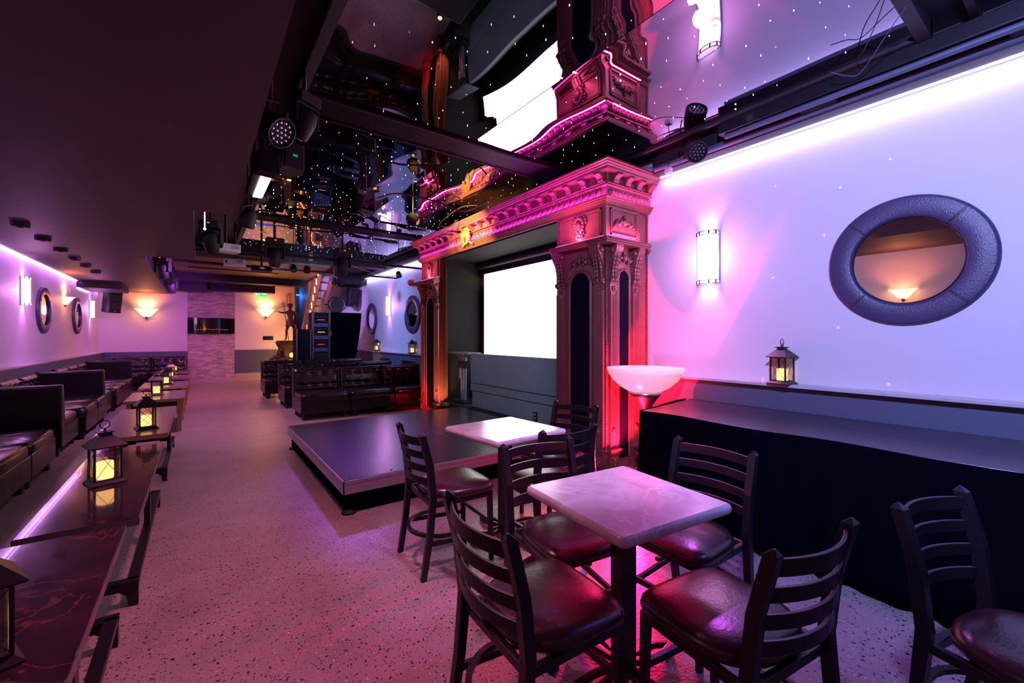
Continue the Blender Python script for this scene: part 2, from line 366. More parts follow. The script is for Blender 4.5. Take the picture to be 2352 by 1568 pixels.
# dark wainscots and the narrow stone ledges on top of them
mb = MB(); mb.box(W-.045, W, YB, 2.95, 0, .985); mb.box(W-.045, W, 7.65, 14.2, 0, .985)
mb.build('trim_1', 'wainscot', kind='structure')
mb = MB(); mb.box(W-.13, W, YB, 2.95, .985, 1.012); mb.box(W-.13, W, 7.65, 14.2, .985, 1.012)
mb.build('trim_2', 'ledge', None, .004, kind='structure')
mb = MB(); mb.box(WL, WL+.10, YB, YF, 0, .965); mb.build('trim_3', 'wainscot', kind='structure')
mb = MB(); mb.box(WL, WL+.12, YB, YF, .965, .987); mb.build('trim_4', 'ledge', kind='structure')
mb = MB(); mb.box(WL+.1, -.26, YF-.04, YF, .0, .975); mb.box(.92, 2.65, YF-.04, YF, .25, .985); mb.build('trim_5', 'wainscot', kind='structure')
MB().box(.92, 2.65, YF-.03, YF, 0, .25).build('baseboard_far', 'tileline', kind='structure')
# stone clad pillar on the far wall
pil = MB().box(-.26, .92, YF-.09, YF, .12, 2.78).build('stone_pillar', 'stone')
tag(pil, 'pillar of thin stacked pinkish stone on the far wall', 'pillar')
MB().box(-.27, .93, YF-.10, YF, 0, .12).build('baseboard_tile', 'tileline', pil)
# ceilings
mb = MB(); mb.box(WL-.2, .283, YB, 5.30, 2.665, 3.5); mb.box(WL-.2, -.04, 5.30, 8.75, 2.665, 3.5); mb.box(WL-.2, -.70, 8.75, YF, 2.665, 3.5)
mb.box(WL-.2, .283, YB, 4.05, 2.630, 2.665)
struct(mb, 'ceiling_left', 'ceil')
struct(MB().box(-.8, 4.6, YB, 11.3, 3.45, 3.6), 'ceiling_black', 'ceilblack')
mb = MB(); mb.box(-.7, 2.65, 11.3, 18.1, 3.12, 3.6); struct(mb, 'ceiling_far', 'ceilbrown')
mb = MB(); mb.box(2.65, 4.6, 11.3, 18.1, 3.30, 3.6); struct(mb, 'ceiling_stairwell', 'ceilblack')
# soffit along the right wall with its bevelled trims
mb = MB(); mb.box(3.98, W, YB, 2.86, 3.17, 3.5); mb.box(3.98, W, 7.75, 14.2, 3.17, 3.5); struct(mb, 'trim_6', 'ceilblack')
mb = MB()
for a, c in ((YB, 2.84), (7.78, 14.15)):
    mb.tube([(3.985, a, 3.215), (3.985, c, 3.215)], .034, 12)
mb.build('trim_7', 'wainscot', kind='structure')
mb = MB(); mb.box(.62, .69, .64, 11.0, 3.335, 3.45); mb.box(3.76, 3.80, .64, 11.0, 3.335, 3.45); mb.box(.62, 3.80, .64, .71, 3.33, 3.45); mb.box(.62, 3.8, 10.9, 11.0, 3.33, 3.45); mb.box(.3, 4.0, .44, .48, 3.38, 3.45)
mb.build('trim_8', 'ceilblack', kind='structure')
# black beams across the far ceiling
mb = MB(); mb.box(-.7, 2.6, 14.3, 14.7, 2.93, 3.12); mb.box(-.72, 2.0, 15.7, 16.1, 2.80, 3.12); mb.box(-.72, .2, 15.1, 15.5, 2.70, 3.12); mb.box(-.7, 4.15, 11.0, 11.35, 3.18, 3.5)
struct(mb, 'trim_9', 'ceilblack')
mb = MB(); mb.box(WL, -1.45, 13.5, 14.75, 2.52, 2.665); mb.box(3.55, W, 13.2, 14.2, 2.98, 3.3); struct(mb, 'trim_10', 'black')
mb = MB(); mb.box(-.2, 1.9, 12.3, 12.33, 3.10, 3.12); mb.box(-.2, 1.75, 13.1, 13.14, 3.10, 3.12); mb.build('trim_11', 'black', kind='structure')

# ------------------------------------------------------------------ mirrored ceiling panels with star lights
mp = thing('mirror_ceiling', 'black mirrored ceiling panels pricked with tiny star lights above the stage', 'ceiling panel', (0, 0, 3.36))
def sheet(x0, x1, y0, y1, ph):
    nx, ny = 44, 300; vs = []
    for j in range(ny+1):
        for i in range(nx+1):
            x = x0+(x1-x0)*i/nx; y = y0+(y1-y0)*j/ny
            a = (.35+.65*min(1, max(0, (y-2.2)/1.6)))*(1-.45*min(1, max(0, (y-5)/2))); ex = min(1, (x-x0)/.12, (x1-x)/.12); ey = min(1, (y-y0)/.12, (y1-y)/.12)
            h = .0052*math.sin(4.6*y+1.9*x+ph)+.0040*math.sin(6.3*x-2.2*y+1.3+ph)+.0016*math.sin(8.5*y+2.7*math.sin(2.1*x)+ph*2)
            vs.append((x, y, max(0, .0045+h*a*.5)*max(0, ex)*max(0, ey)))
    fs = [(j*(nx+1)+i, j*(nx+1)+i+1, (j+1)*(nx+1)+i+1, (j+1)*(nx+1)+i) for j in range(ny) for i in range(nx)]
    mb = MB(); mb.add(vs, fs, True); mb.box(x0, x1, y0, y1, .018, .03); return mb
sheet(.69, 2.216, .71, 10.9, .4).build('mirror_panel', 'wavymirror', mp)
sheet(2.222, 3.76, .71, 10.9, 1.0).build('mirror_panel', 'wavymirror', mp)
rng = random.Random(21); pts = []
tries = 0
while len(pts) < 620 and tries < 60000:
    tries += 1
    p = (rng.uniform(.74, 3.72), rng.uniform(.8, 10.8))
    if 3.66 < p[1] < 4.12 or 7.8 < p[1] < 8.22: continue
    if p[1] < 3.5 and rng.random() < .4: continue
    if all((p[0]-q[0])**2+(p[1]-q[1])**2 > .12**2 for q in pts): pts.append(p)
mbs, mbb, mbr = MB(), MB(), MB()
for i, (x, y) in enumerate(pts):
    t = mbb if i % 23 == 0 else (mbr if i % 41 == 7 else mbs)
    r = .0058 if t is mbb else (.0024 if rng.random() < .6 else .0034)
    t.ball((x, y, .0015 if t is not mbb else -.018), r, n=6, m=4)
mbs.build('star_lights', 'star', mp, kind='stuff'); mbb.build('bright_star_lights', 'bigstar', mp, kind='stuff'); mbr.build('red_star_lights', 'redstar', mp, kind='stuff')
def grille(y0, y1, x0, x1, lab):
    t = thing('ceiling_grille', lab, 'air grille', ((x0+x1)/2, (y0+y1)/2, 3.36), 0, 'long air grilles in the mirrored ceiling')
    L = (x1-x0)/2; Wd = (y1-y0)/2
    mb = MB(); mb.box(-L, L, -Wd, -Wd+.025, -.022, -.001); mb.box(-L, L, Wd-.025, Wd, -.022, -.001); mb.box(-L, -L+.03, -Wd, Wd, -.022, -.001); mb.box(L-.03, L, -Wd, Wd, -.022, -.001)
    mb.build('frame', 'greypanel', t)
    MB().box(-L, L, -Wd, Wd, -.004, -.002).build('backing', 'black', t)
    mb = MB(); n = int((x1-x0)/.024)
    for i in range(n): mb.box(-L+.03+i*(2*L-.06)/n, -L+.033+i*(2*L-.06)/n, -Wd+.02, Wd-.02, -.010, -.007)
    for i in range(1, 12): yy = -Wd+i*2*Wd/12; mb.box(-L+.03, L-.03, yy-.0012, yy+.0012, -.018, -.014)
    mb.build('slats', 'blackmetal', t, kind='stuff')
grille(3.70, 4.08, .72, 3.45, 'long black air grille in the mirrored ceiling nearest the camera')
grille(7.83, 8.20, .72, 3.55, 'long black air grille in the mirrored ceiling farther down the room')

# LED tapes at the tops of the walls
def led(y0, y1, x, z, m, lab, wdt=.018):
    o = MB().box(x-wdt/2, x+wdt/2, y0, y1, z-.006, z+.006).build('led_strip', m); tag(o, lab, 'led strip', 'LED strips washing down the walls')
led(YB+.1, 2.86, 4.10, 3.160, 'led_right', 'lavender LED strip along the top of the right wall, camera side of the portal')
led(7.75, 14.1, 4.10, 3.160, 'led_right', 'lavender LED strip along the top of the right wall beyond the portal')
led(4.2, 13.45, WL+.02, 2.655, 'led_left', 'violet LED strip along the top of the left wall, nearer run')
led(14.8, 16.1, WL+.02, 2.655, 'led_left', 'violet LED strip on the left wall beside the far corner speaker')
led(13.5, 14.75, WL+.02, 2.51, 'led_left', 'violet LED strip on the left wall under the black ceiling box')

# ------------------------------------------------------------------ stage portal
XP, Y0, Y1 = 3.44, 3.05, 7.60      # front plane, near and far ends
PW = .74
por = thing('stage_portal', 'ornate copper coloured portal with two pillars and a heavy cornice framing the stage', 'portal', (XP, (Y0+Y1)/2, 0))
pinv = Matrix.Translation((-XP, -(Y0+Y1)/2, 0))
def P(): return MB(pinv)
def frame_prof(mb, prof, xw=4.14):
    rings = []
    for o, z in prof:
        rings.append([(xw, Y0-o, z), (XP-o, Y0-o, z), (XP-o, Y1+o, z), (xw, Y1+o, z)])
    n = 4; vs = [p for r in rings for p in r]; fs = []
    for k in range(len(rings)-1):
        for i in range(3): fs.append((k*n+i, k*n+i+1, (k+1)*n+i+1, (k+1)*n+i))
    fs.append((0, 1, 2, 3)); e = (len(rings)-1)*n; fs.append((e, e+1, e+2, e+3))
    mb.add(vs, fs)
ent = P(); frame_prof(ent, [(.0, 2.80), (.03, 2.80), (.03, 2.815), (.045, 2.82), (.045, 2.832), (.06, 2.838), (.06, 2.85), (.075, 2.856), (.075, 2.868), (.03, 2.870), (.03, 2.975), (.045, 2.985), (.05, 2.995), (.035, 3.0), (.035, 3.105), (.05, 3.11)])
ent = ent.build('entablature', 'copper', por)
cor = P(); frame_prof(cor, [(.02, 3.108), (.135, 3.108), (.14, 3.122), (.14, 3.135), (.152, 3.14), (.158, 3.155), (.172, 3.165), (.172, 3.175), (.185, 3.182), (.185, 3.20)])
cor = cor.build('cornice', 'copper', por)
# modillions under the cornice
def modillion(cx, cy, dirx):
    mb = P(); prof = [(0, 3.106), (.095, 3.106), (.098, 3.088), (.085, 3.078), (.06, 3.072), (.045, 3.055), (.035, 3.03), (.02, 3.020), (0, 3.022)]
    hw = .036
    if dirx:   # on the front face, sticking out towards -X
        mb.prism([(XP-.035-o, z) for o, z in prof], 'y', cy-hw, cy+hw)
    else:
        mb.prism([(Y0-.035-o, z) for o, z in prof], 'x', cx-hw, cx+hw)
    return mb
nfr = 20
for i in range(nfr): modillion(0, Y0+.02+i*(Y1-Y0-.04)/(nfr-1), True).build('modillion', 'carve', cor)
for i in range(4): modillion(XP+.08+i*.19, 0, False).build('modillion', 'carve', cor)
# leaf band and rope mouldings
mb = P(); mbside = P(); k = 46
for i in range(k):
    y = Y0+.02+(i+.5)*(Y1-Y0-.04)/k
    mb.ball((XP-.036, y, 2.925), .024, .034, .044, 8, 5); mb.ball((XP-.058, y, 2.905), .016, .014, .022, 6, 4); mb.ball((XP-.044, y+.049, 2.94), .016, .012, .034, 6, 4)
for i in range(9):
    x = XP+.03+i*.073
    mbside.ball((x, Y0-.036, 2.925), .028, .022, .036, 8, 5); mbside.ball((x, Y0-.05, 2.905), .012, .014, .018, 6, 4); mbside.ball((x+.036, Y0-.04, 2.94), .01, .014, .028, 6, 4)
mb.build('leaf_band', 'carve', ent); mbside.build('leaf_band', 'carve', ent)
def rope(p0, p1, r=.011, pitch=.034):
    p0, p1 = Vector(p0), Vector(p1); L = (p1-p0).length; n = max(4, int(L/pitch*5)); t = (p1-p0).normalized()
    up = Vector((0, 0, 1)) if abs(t.z) < .9 else Vector((1, 0, 0)); a = t.cross(up).normalized(); b = a.cross(t)
    mb = P()
    for ph in (0, PI):
        pts = []
        for i in range(n+1):
            ang = 2*PI*L/pitch/2*i/n+ph; q = p0+t*(L*i/n)+(a*math.cos(ang)+b*math.sin(ang))*r*.55; pts.append(q)
        mb.tube(pts, r*.62, 5)
    return mb
rope((XP-.055, Y0-.04, 3.012), (XP-.055, Y1+.04, 3.012)).build('rope_moulding', 'carve', ent)
rope((XP-.04, Y0-.055, 3.012), (4.13, Y0-.055, 3.012)).build('rope_moulding', 'carve', ent)
rope((XP-.012, 3.79, 2.792), (XP-.012, 6.86, 2.792), .009, .03).build('rope_moulding', 'carve', ent)
MB(pinv).box(XP-.046, XP-.036, Y0-.03, Y1+.03, 2.8695, 2.8735).build('led_tape', 'led_pink', ent)
MB(pinv).box(XP-.03, 4.12, Y0-.046, Y0-.036, 2.8695, 2.8735).build('led_tape', 'led_pink', ent)

def scroll(mb, u, z0, z1, T, w=.12):
    # acanthus bracket: S shaped profile seen from the side, with leaves; T maps (u, n, z) to the room
    H = z1-z0; prof = [(0, 0), (.045, .0), (.062, .03), (.058, .09), (.040, .14), (.028, .24), (.030, .38), (.048, .55), (.078, .70), (.105, .82), (.118, .92), (.118, 1.0), (0, 1.0)]
    vs = []; n = len(prof)
    for s in (-1, 1):
        for o, t in prof: vs.append(T(u+s*w/2*(1 if t > .5 else .88), o, z0+t*H))
    mb.add(vs, [(i, (i+1) % n, n+(i+1) % n, n+i) for i in range(n)]+[tuple(range(n))[::-1], tuple(range(n, 2*n))])
    for k in range(7):
        t = .18+k*.11; o = .035+.055*max(0, (t-.35))**1.0*1.6
        for s in (-1, 0, 1):
            c = T(u+s*w*.30, o+.012-(abs(s)*.006), z0+t*H); mb.ball(c, .017, .017, .030, 7, 5)
    for s in (-1, 1):
        c = T(u+s*w*.5, .062, z0+.86*H); mb.ball(c, .030, .030, .030, 8, 6)
        c = T(u+s*w*.42, .040, z0+.05*H); mb.ball(c, .026, .026, .026, 8, 6)
    mb.ball(T(u, .055, z0+.05*H), .024, .024, .026, 8, 6)
def rosette(mb, u, z, T, r=.030):
    mb.ball(T(u, .012, z), r*.4, r*.4, r*.4, 7, 5)
    for k in range(6):
        a = k*PI/3; mb.ball(T(u+r*.62*math.cos(a), .006, z+r*.62*math.sin(a)), r*.34, r*.34, r*.34, 6, 4)
def ornament(mb, u, z, T, kind):
    # carved face with curls (kind 0) or a wide crest of scrolls (kind 1)
    B = lambda du, n, dz, ru, rz, rn=.018: mb.ball(T(u+du*1.2, n, z+dz*1.15), ru*1.2, ru*1.2, rz*1.15, 8, 6)
    if kind == 0:
        B(0, .02, .01, .035, .048); B(0, .05, .0, .012, .02); B(-.014, .045, .02, .008, .006); B(.014, .045, .02, .008, .006); B(0, .045, -.025, .012, .006)
        for k in range(13):
            a = -0.35*PI+k*1.7*PI/12; B(.055*math.cos(a), .014, .015+.068*math.sin(a), .021, .024)
        for k in range(9):
            a = k*PI/8; B(.085*math.cos(a), .008, .03+.085*math.sin(a), .013, .018)
        for s in (-1, 1): B(s*.04, .01, -.085, .016, .026); B(s*.06, .008, -.065, .012, .018); B(s*.02, .01, -.11, .012, .016)
        B(0, .012, -.075, .02, .022)
    else:
        B(0, .018, .012, .026, .040); B(0, .012, .058, .014, .02)
        for s in (-1, 1):
            for (du, dz, r1) in ((.045, .012, .022), (.075, -.012, .024), (.105, -.002, .018), (.125, -.028, .015), (.05, -.03, .014), (.14, -.05, .010), (.085, .022, .012)):
                B(s*du, .010, dz, r1, r1)
def arch(u0, u1, z0, z1, n=14):
    r = (u1-u0)/2; c = (u0+u1)/2; pts = [(u0, z0), (u1, z0)]
    pts += [(c+r*math.cos(PI*i/n), z1-r+r*math.sin(PI*i/n)) for i in range(n+1)]
    return pts
def face(pp, T, width, strips, archw, orn, far=False):
    """one decorated face of a pillar. T(u, n, z): u along the face, n out of it."""
    S = lambda: P()
    def bx(mb, u0, u1, n0, n1, z0, z1):
        vs = [T(u, n, z) for z in (z0, z1) for n in (n0, n1) for u in (u0, u1)]
        mb.add(vs, [(0, 2, 3, 1), (4, 5, 7, 6), (0, 1, 5, 4), (2, 6, 7, 3), (0, 4, 6, 2), (1, 3, 7, 5)])
    sw = .13 if width > .6 else .105
    for u in strips:
        mb = S(); bx(mb, u-sw/2, u+sw/2, 0, .028, .24, 1.985)
        bx(mb, u-sw/2, u-sw/2+.012, .028, .038, .24, 1.9); bx(mb, u+sw/2-.012, u+sw/2, .028, .038, .24, 1.9)
        for i in range(5):
            uu = u+(i-2)*sw*.155; bx(mb, uu-.004, uu+.004, .028, .036, .50, 1.86)
        bx(mb, u-sw/2-.008, u+sw/2+.008, 0, .042, 1.975, 1.992)
        rosette(mb, u, 1.925, lambda a, b2, c: T(a, b2+.028, c), .034); rosette(mb, u, .42, lambda a, b2, c: T(a, b2+.028, c), .038)
        mb.build('fluted_strip', 'copper', pp)
        mb = S(); scroll(mb, u, 1.99, 2.375, T, sw); mb.build('scroll_bracket', 'carve', pp)
        mb = S(); bx(mb, u-sw/2-.03, u+sw/2+.03, 0, .07, .215, .24); bx(mb, u-sw/2-.018, u+sw/2+.018, 0, .055, .19, .215); bx(mb, u-sw/2-.01, u+sw/2+.01, 0, .045, .03, .19); bx(mb, u-sw/2-.03, u+sw/2+.03, 0, .07, 0, .03)
        for (du, dz, r1) in ((0, .12, .03), (0, .075, .024), (-.03, .145, .018), (.03, .145, .018), (-.025, .1, .016), (.025, .1, .016)): mb.ball(T(u+du, .05, dz), r1*.8, r1*.8, r1, 8, 6)
        mb.build('base_block', 'carve', pp)
    uc = width/2
    poly = arch(uc-archw/2, uc+archw/2, .12, 2.125); n = len(poly)
    vs = [T(u, .004, z) for u, z in poly]+[T(u, .012, z) for u, z in poly]
    mb = S(); mb.add(vs, [(i, (i+1) % n, n+(i+1) % n, n+i) for i in range(n)]+[tuple(range(n))[::-1], tuple(range(n, 2*n))]); mb.build('arched_panel', 'navy', pp)
    mb = S(); path = [(uc+archw/2, .12)]+arch(uc-archw/2, uc+archw/2, .12, 2.125)[2:]+[(uc-archw/2, .12)]
    for off, r in ((0.008, .012), (.026, .007)):
        pp2 = []
        for (u, z) in path:
            zc = 2.125-archw/2
            if z <= zc: q = (u+(off if u > uc else -off), z)
            else:
                l = math.hypot(u-uc, z-zc); q = (uc+(u-uc)*(l+off)/l, zc+(z-zc)*(l+off)/l)
            pp2.append(T(q[0], .012, q[1]))
        mb.tube(pp2, r, 8)
    mb.build('arch_moulding', 'copper', pp)
    mb = S(); ornament(mb, uc, 2.245, lambda a, b2, c: T(a, b2+.004, c), 1); mb.build('crest', 'carve', pp)
    # upper block panel
    mb = S(); fw = .018
    for (u0, u1, z0, z1) in ((.05, width-.05, 2.49, 2.505), (.05, width-.05, 2.755, 2.77), (.05, .065, 2.49, 2.77), (width-.065, width-.05, 2.49, 2.77)): bx(mb, u0, u1, .01, .026, z0, z1)
    for (u0, u1, z0, z1) in ((.085, width-.085, 2.52, 2.526), (.085, width-.085, 2.73, 2.736), (.085, .091, 2.52, 2.736), (width-.091, width-.085, 2.52, 2.736)): bx(mb, u0, u1, .01, .016, z0, z1)
    mb.build('panel_frame', 'copper', pp)
    mb = S(); ornament(mb, uc, 2.63, lambda a, b2, c: T(a, b2+.012, c), orn); mb.build('carved_crest', 'carve', pp)

def pillar(ya, yb, near):
    pp = P()
    pp.box(XP, 3.975, ya, yb, 0, 2.40); pp.box(XP-.01, 3.985, ya-.01, yb+.01, 2.46, 2.80)
    for o, z0, z1 in ((.13, 2.375, 2.395), (.145, 2.395, 2.41), (.12, 2.41, 2.425), (.10, 2.425, 2.445), (.05, 2.445, 2.462)):
        pp.box(XP-o, 3.975+o*.3, ya-o if near else ya, yb if near else yb+o, z0, z1)
    if near: pp.box(3.975, 4.15, ya+.02, ya+.06, 0, 2.80); pp.box(3.97, 4.15, ya+.0, ya+.02, 2.40, 2.46)
    else: pp.box(3.975, 4.15, yb-.06, yb-.02, 0, 2.80)
    pp = pp.build('pillar', 'copper', por)
    pp.modifiers.new('edge_round', 'BEVEL').width = .003
    face(pp, lambda u, n, z: Vector((XP-n, ya+u, z)), yb-ya, (.075, yb-ya-.075), .30, 0)
    if near: face(pp, lambda u, n, z: Vector((XP+u, ya-n, z)), .535, (.085, .45), .16, 1)
    else: pass
    rope((XP-.004, ya-.004, .02), (XP-.004, ya-.004, 2.37), .010, .03).build('rope_moulding', 'carve', pp)
    rope((XP-.004, yb+.004, .02), (XP-.004, yb+.004, 2.37), .010, .03).build('rope_moulding', 'carve', pp)
    if near:
        rope((3.975, ya-.004, .02), (3.975, ya-.004, 2.79), .011, .03).build('rope_moulding', 'carve', pp)
        rope((4.14, ya+.012, .02), (4.14, ya+.012, 2.79), .011, .03).build('rope_moulding', 'carve', pp)
    rope((XP-.14, ya-(.10 if near else 0), 2.42), (XP-.14, yb+(0 if near else .10), 2.42), .012, .03).build('rope_moulding', 'carve', pp)
    if near: rope((XP-.10, ya-.14, 2.42), (4.0, ya-.14, 2.42), .012, .03).build('rope_moulding', 'carve', pp)
    MB(pinv).box(XP-.040, XP-.028, ya, yb, 2.4625, 2.4665).build('led_tape', 'led_pink', pp)
    if near: MB(pinv).box(XP, 3.95, ya-.040, ya-.028, 2.4625, 2.4665).build('led_tape', 'led_pink', pp)
pillar(Y0, 3.79, True)
pillar(6.86, Y1, False)
# gilded lion mask on the cornice
lm = P(); c = (XP-.09, 5.78, 2.98)
lm.ball(c, .06, .075, .10, 14, 10); lm.ball((c[0]-.055, c[1], c[2]-.03), .045, .045, .045); lm.ball((c[0]-.09, c[1], c[2]-.01), .02, .022, .016)
for s in (-1, 1):
    lm.ball((c[0]-.055, c[1]+s*.03, c[2]+.03), .014, .016, .011); lm.ball((c[0]-.05, c[1]+s*.045, c[2]+.062), .018, .018, .012); lm.ball((c[0]-.075, c[1]+s*.022, c[2]-.045), .022, .022, .016)
lm.ball((c[0]-.07, c[1], c[2]-.085), .022, .022, .020)
for rr, cnt, ln in ((.085, 15, .055), (.115, 19, .05), (.06, 11, .05)):
    for i in range(cnt):
        a = 2*PI*i/cnt+rr*9; d = Vector((-.25, math.cos(a), math.sin(a)*1.2)).normalized(); p = Vector(c)+Vector((.02, 0, 0))+d*rr*.8
        lm.tube([p, p+d*ln*.6+Vector((-.018, 0, -.006)), p+d*ln+Vector((-.006, .006*math.sin(a*3), -.018))], [.016, .013, .002], 6)
for s in (-1, 1):
    for k in range(5): lm.ball((c[0]+.01, c[1]+s*(.07+.018*k), c[2]-.12-.006*k), .016, .018, .016, 7, 5)
lm.build('lion_mask', 'gold', por)

# ------------------------------------------------------------------ recess: screen, boards, lift, curtain
ps = thing('projection_screen', 'glowing blank white projection screen filling the stage recess', 'projection screen', (4.26, 5.33, 1.10))
MB().box(0, .02, -1.38, 1.38, -.15, 1.46).build('screen_surface', 'screen', ps)
mb = MB(); mb.box(-.01, .03, 1.38, 1.46, -.2, 1.62); mb.box(-.01, .03, -1.46, -1.38, -.2, 1.62); mb.box(-.01, .03, -1.44, 1.44, 1.46, 1.66); mb.build('screen_border', 'black', ps)
MB().tube([(-.05, -1.47, 1.60), (-.05, 1.47, 1.60)], .05, 14).build('roller_housing', 'black', ps)
fp = thing('folded_stage_board', 'blue grey boards standing upright below the white screen', 'stage panel', (3.60, 4.97, .281))
MB().box(0, .05, -1.16, 1.12, .385, .86).build('board', 'board', fp, .004)
mb = MB(); mb.prism([(-1.16, .262), (1.12, .262), (1.12, .374), (-1.16, .374)], 'x', .0, .05); mb.build('board', 'board', fp, .003)
MB().box(0.01, .06, -1.16, 1.08, 0, .25).build('board', 'board', fp, .003)
mb = MB(); mb.box(.061, .08, -1.12, 1.1, 0, .85); mb.build('backing', 'black', fp)
ou = thing('wall_outlet', 'small metal outlet plate on the lower stage board', 'outlet', (3.596, 4.42, .36))
MB().box(0, .010, -.04, .04, -.06, .06).build('plate', 'greypanel', ou, .003)
mb = MB(); mb.box(-.004, .0, -.018, .018, -.045, -.008); mb.box(-.004, .0, -.018, .018, .008, .045); mb.build('socket', 'chrome', ou)
sh = MB().box(3.58, 3.84, 6.15, 6.82, 1.12, 1.145).build('shelf', 'board', None, .003); tag(sh, 'small dark shelf at the left end of the stage boards', 'shelf')
li = thing('lift_actuator', 'grey electric lift actuator standing beside the stage boards', 'actuator', (3.66, 6.38, .281))
MB().cyl((0, 0, .06), (0, 0, .78), .035, 14).build('tube', 'wainscot', li)
MB().cyl((0, .10, .42), (0, .10, .74), .045, 14).cyl((0, .10, .06), (0, .10, .42), .02, 10).build('motor', 'wainscot', li)
MB().box(-.05, .05, -.05, .16, .60, .72).build('gearbox', 'greypanel', li, .008)
MB().box(-.07, .07, -.1, .35, 0, .035).build('base_bracket', 'greypanel', li, .004)
mb = MB(); mb.tube([(0, .08, .74), (-.04, .12, .80), (-.02, .2, .79), (-.01, .26, .82)], .006, 6); mb.tube([(0, .0, .76), (-.05, .02, .81), (0, .06, .83)], .005, 6); mb.build('cable', 'chrome', li)
cu = MB(); ring = []
pts2 = [(3.455+.105*i/20, 6.805+.012*math.sin(i*2.2)) for i in range(21)]
poly = pts2+[(x, y+.03) for x, y in pts2[::-1]]
cu.prism(poly, 'z', .285, 2.77); cu = cu.build('curtain', 'curtain'); tag(cu, 'narrow brown curtain hanging inside the left pillar of the portal', 'curtain')

# ------------------------------------------------------------------ low stage
st = thing('low_stage', 'low black stage platform with metal edges in front of the white screen', 'stage', (.93, 3.52, 0))
LX, LY = 2.50, 2.58
MB().box(0, 1.352, 0, LY, .262, .28).build('deck_panel', 'stagetop', st, .002)
MB().box(1.356, LX, 0, LY, .262, .28).build('deck_panel', 'stagetop', st, .002)
mb = MB()
for z0, z1, o in ((.245, .276, .0), (.17, .242, .0)):
    mb.box(-.012, 0, -.012, LY+.012, z0, z1); mb.box(LX, LX+.012, -.012, LY+.012, z0, z1); mb.box(-.012, LX+.012, -.012, 0, z0, z1); mb.box(-.012, LX+.012, LY, LY+.012, z0, z1)
mb.build('metal_edge', 'alu', st, .002)
MB().box(0, LX, 0, LY, .17, .262).build('frame', 'blackmetal', st)
mb = MB(); mb.box(.03, LX-.03, .03, LY-.03, .02, .17); mb.build('skirt', 'skirt', st)
for x, y in ((.07, .07), (1.35, .07), (LX-.1, .07), (.07, LY-.07), (1.35, LY-.07)): MB().lathe([(.055, 0), (.06, .012), (.045, .024), (.02, .03), (.02, .17)], 16, (x-.02, y-.02, 0)).build('foot', 'black', st)
mb = MB()
for x in (1.55, 1.72, 1.9, 2.06, 2.2, 2.36): mb.cyl((x, -.012, .225), (x, -.017, .225), .008, 8)
for x, y in ((.06, .06), (1.30, .07), (1.41, .07), (1.28, LY-.06), (1.42, LY-.06), (.06, LY-.06), (.4, .05)): mb.cyl((x, y, .28), (x, y, .2815), .012, 10)
mb.build('bolts', 'black', st)
# ------------------------------------------------------------------ ladder-back chairs
def make_chair(label):
    t = thing('ladder_back_chair', label, 'chair', (0, 0, 0), 0, 'black ladder back chairs round the two marble tables')
    def post(x):
        mb = MB(); rings = []
        for y, z, a, b2 in ((-.255, 0, .015, .016), (-.215, .25, .017, .018), (-.195, .47, .018, .020), (-.215, .66, .018, .020), (-.262, .842, .018, .019)):
            rings.append([(x+sx*a, y+sy*b2, z) for sx, sy in ((-1, -1), (1, -1), (1, 1), (-1, 1))])
        rings.append([(x+sx*.003, -.266+sy*.003, .860) for sx, sy in ((-1, -1), (1, -1), (1, 1), (-1, 1))])
        return mb.loft(rings, True, False)
    for s in (-1, 1): post(s*.205).build('back_post', 'blackmetal', t, .003)
    for k, z in enumerate((.802, .722, .642, .562)):
        yb = -.205-.055*max(0, (z-.5))/.36; mb = MB(); rings = []
        for i in range(15):
            u = -1+2*i/14; x = u*.198; y = yb-.052*(1-u*u)
            h = .021 if k else .024
            rings.append([(x, y-.006, z-h), (x, y+.006, z-h), (x, y+.006, z+h), (x, y-.006, z+h)])
        mb.loft(rings, True, False).build('back_slat', 'blackmetal', t, .002)
    for s in (-1, 1):
        mb = MB(); mb.loft([[(s*.198+a*.013, .205+b2*.013, 0) for a, b2 in ((-1, -1), (1, -1), (1, 1), (-1, 1))], [(s*.192+a*.016, .195+b2*.016, .435) for a, b2 in ((-1, -1), (1, -1), (1, 1), (-1, 1))]], True, False)
        mb.build('leg', 'blackmetal', t, .003)
    mb = MB(); mb.box(-.2, .2, .175, .205, .405, .435); mb.box(-.2, .2, -.20, -.175, .405, .435)
    for s in (-1, 1): mb.box(s*.195-.012, s*.195+.012, -.2, .20, .405, .435)
    mb.build('seat_frame', 'blackmetal', t, .003)
    mb = MB()
    for s in (-1, 1): mb.tube([(s*.201, -.225, .20), (s*.196, .20, .17)], 0, rect=(.016, .026))
    pts = [(.201*math.cos(a)*1.0, -.06-.16*math.sin(a)*1.25, .225) for a in [PI*i/14 for i in range(15)]]
    mb.tube(pts, 0, rect=(.022, .018))
    mb.tube([(-.196, .20, .24), (.196, .20, .24)], 0, rect=(.016, .026))
    mb.build('stretcher', 'blackmetal', t)
    # domed seat cushion: rounded at the back, wide at the front
    def outline(k, z, n=40):
        out = []
        for i in range(n):
            a = 2*PI*i/n; c, s2 = math.cos(a), math.sin(a)
            e = .42 if s2 > 0 else .78
            x = abs(c)**e*(1 if c > 0 else -1); y = abs(s2)**e*(1 if s2 > 0 else -1)
            wx = .222+.014*y; out.append((x*wx*k, .010+y*(.238 if y > 0 else .198)*k, z))
        return out
    mb = MB(); mb.loft([outline(.93, .435), outline(.985, .442), outline(1.0, .458), outline(.985, .474), outline(.93, .488), outline(.82, .498), outline(.60, .506), outline(.3, .510), outline(.02, .511)], True, True)
    mb.build('seat', 'vinyl', t)
    return t
G = 'black ladder back chairs round the two marble tables'
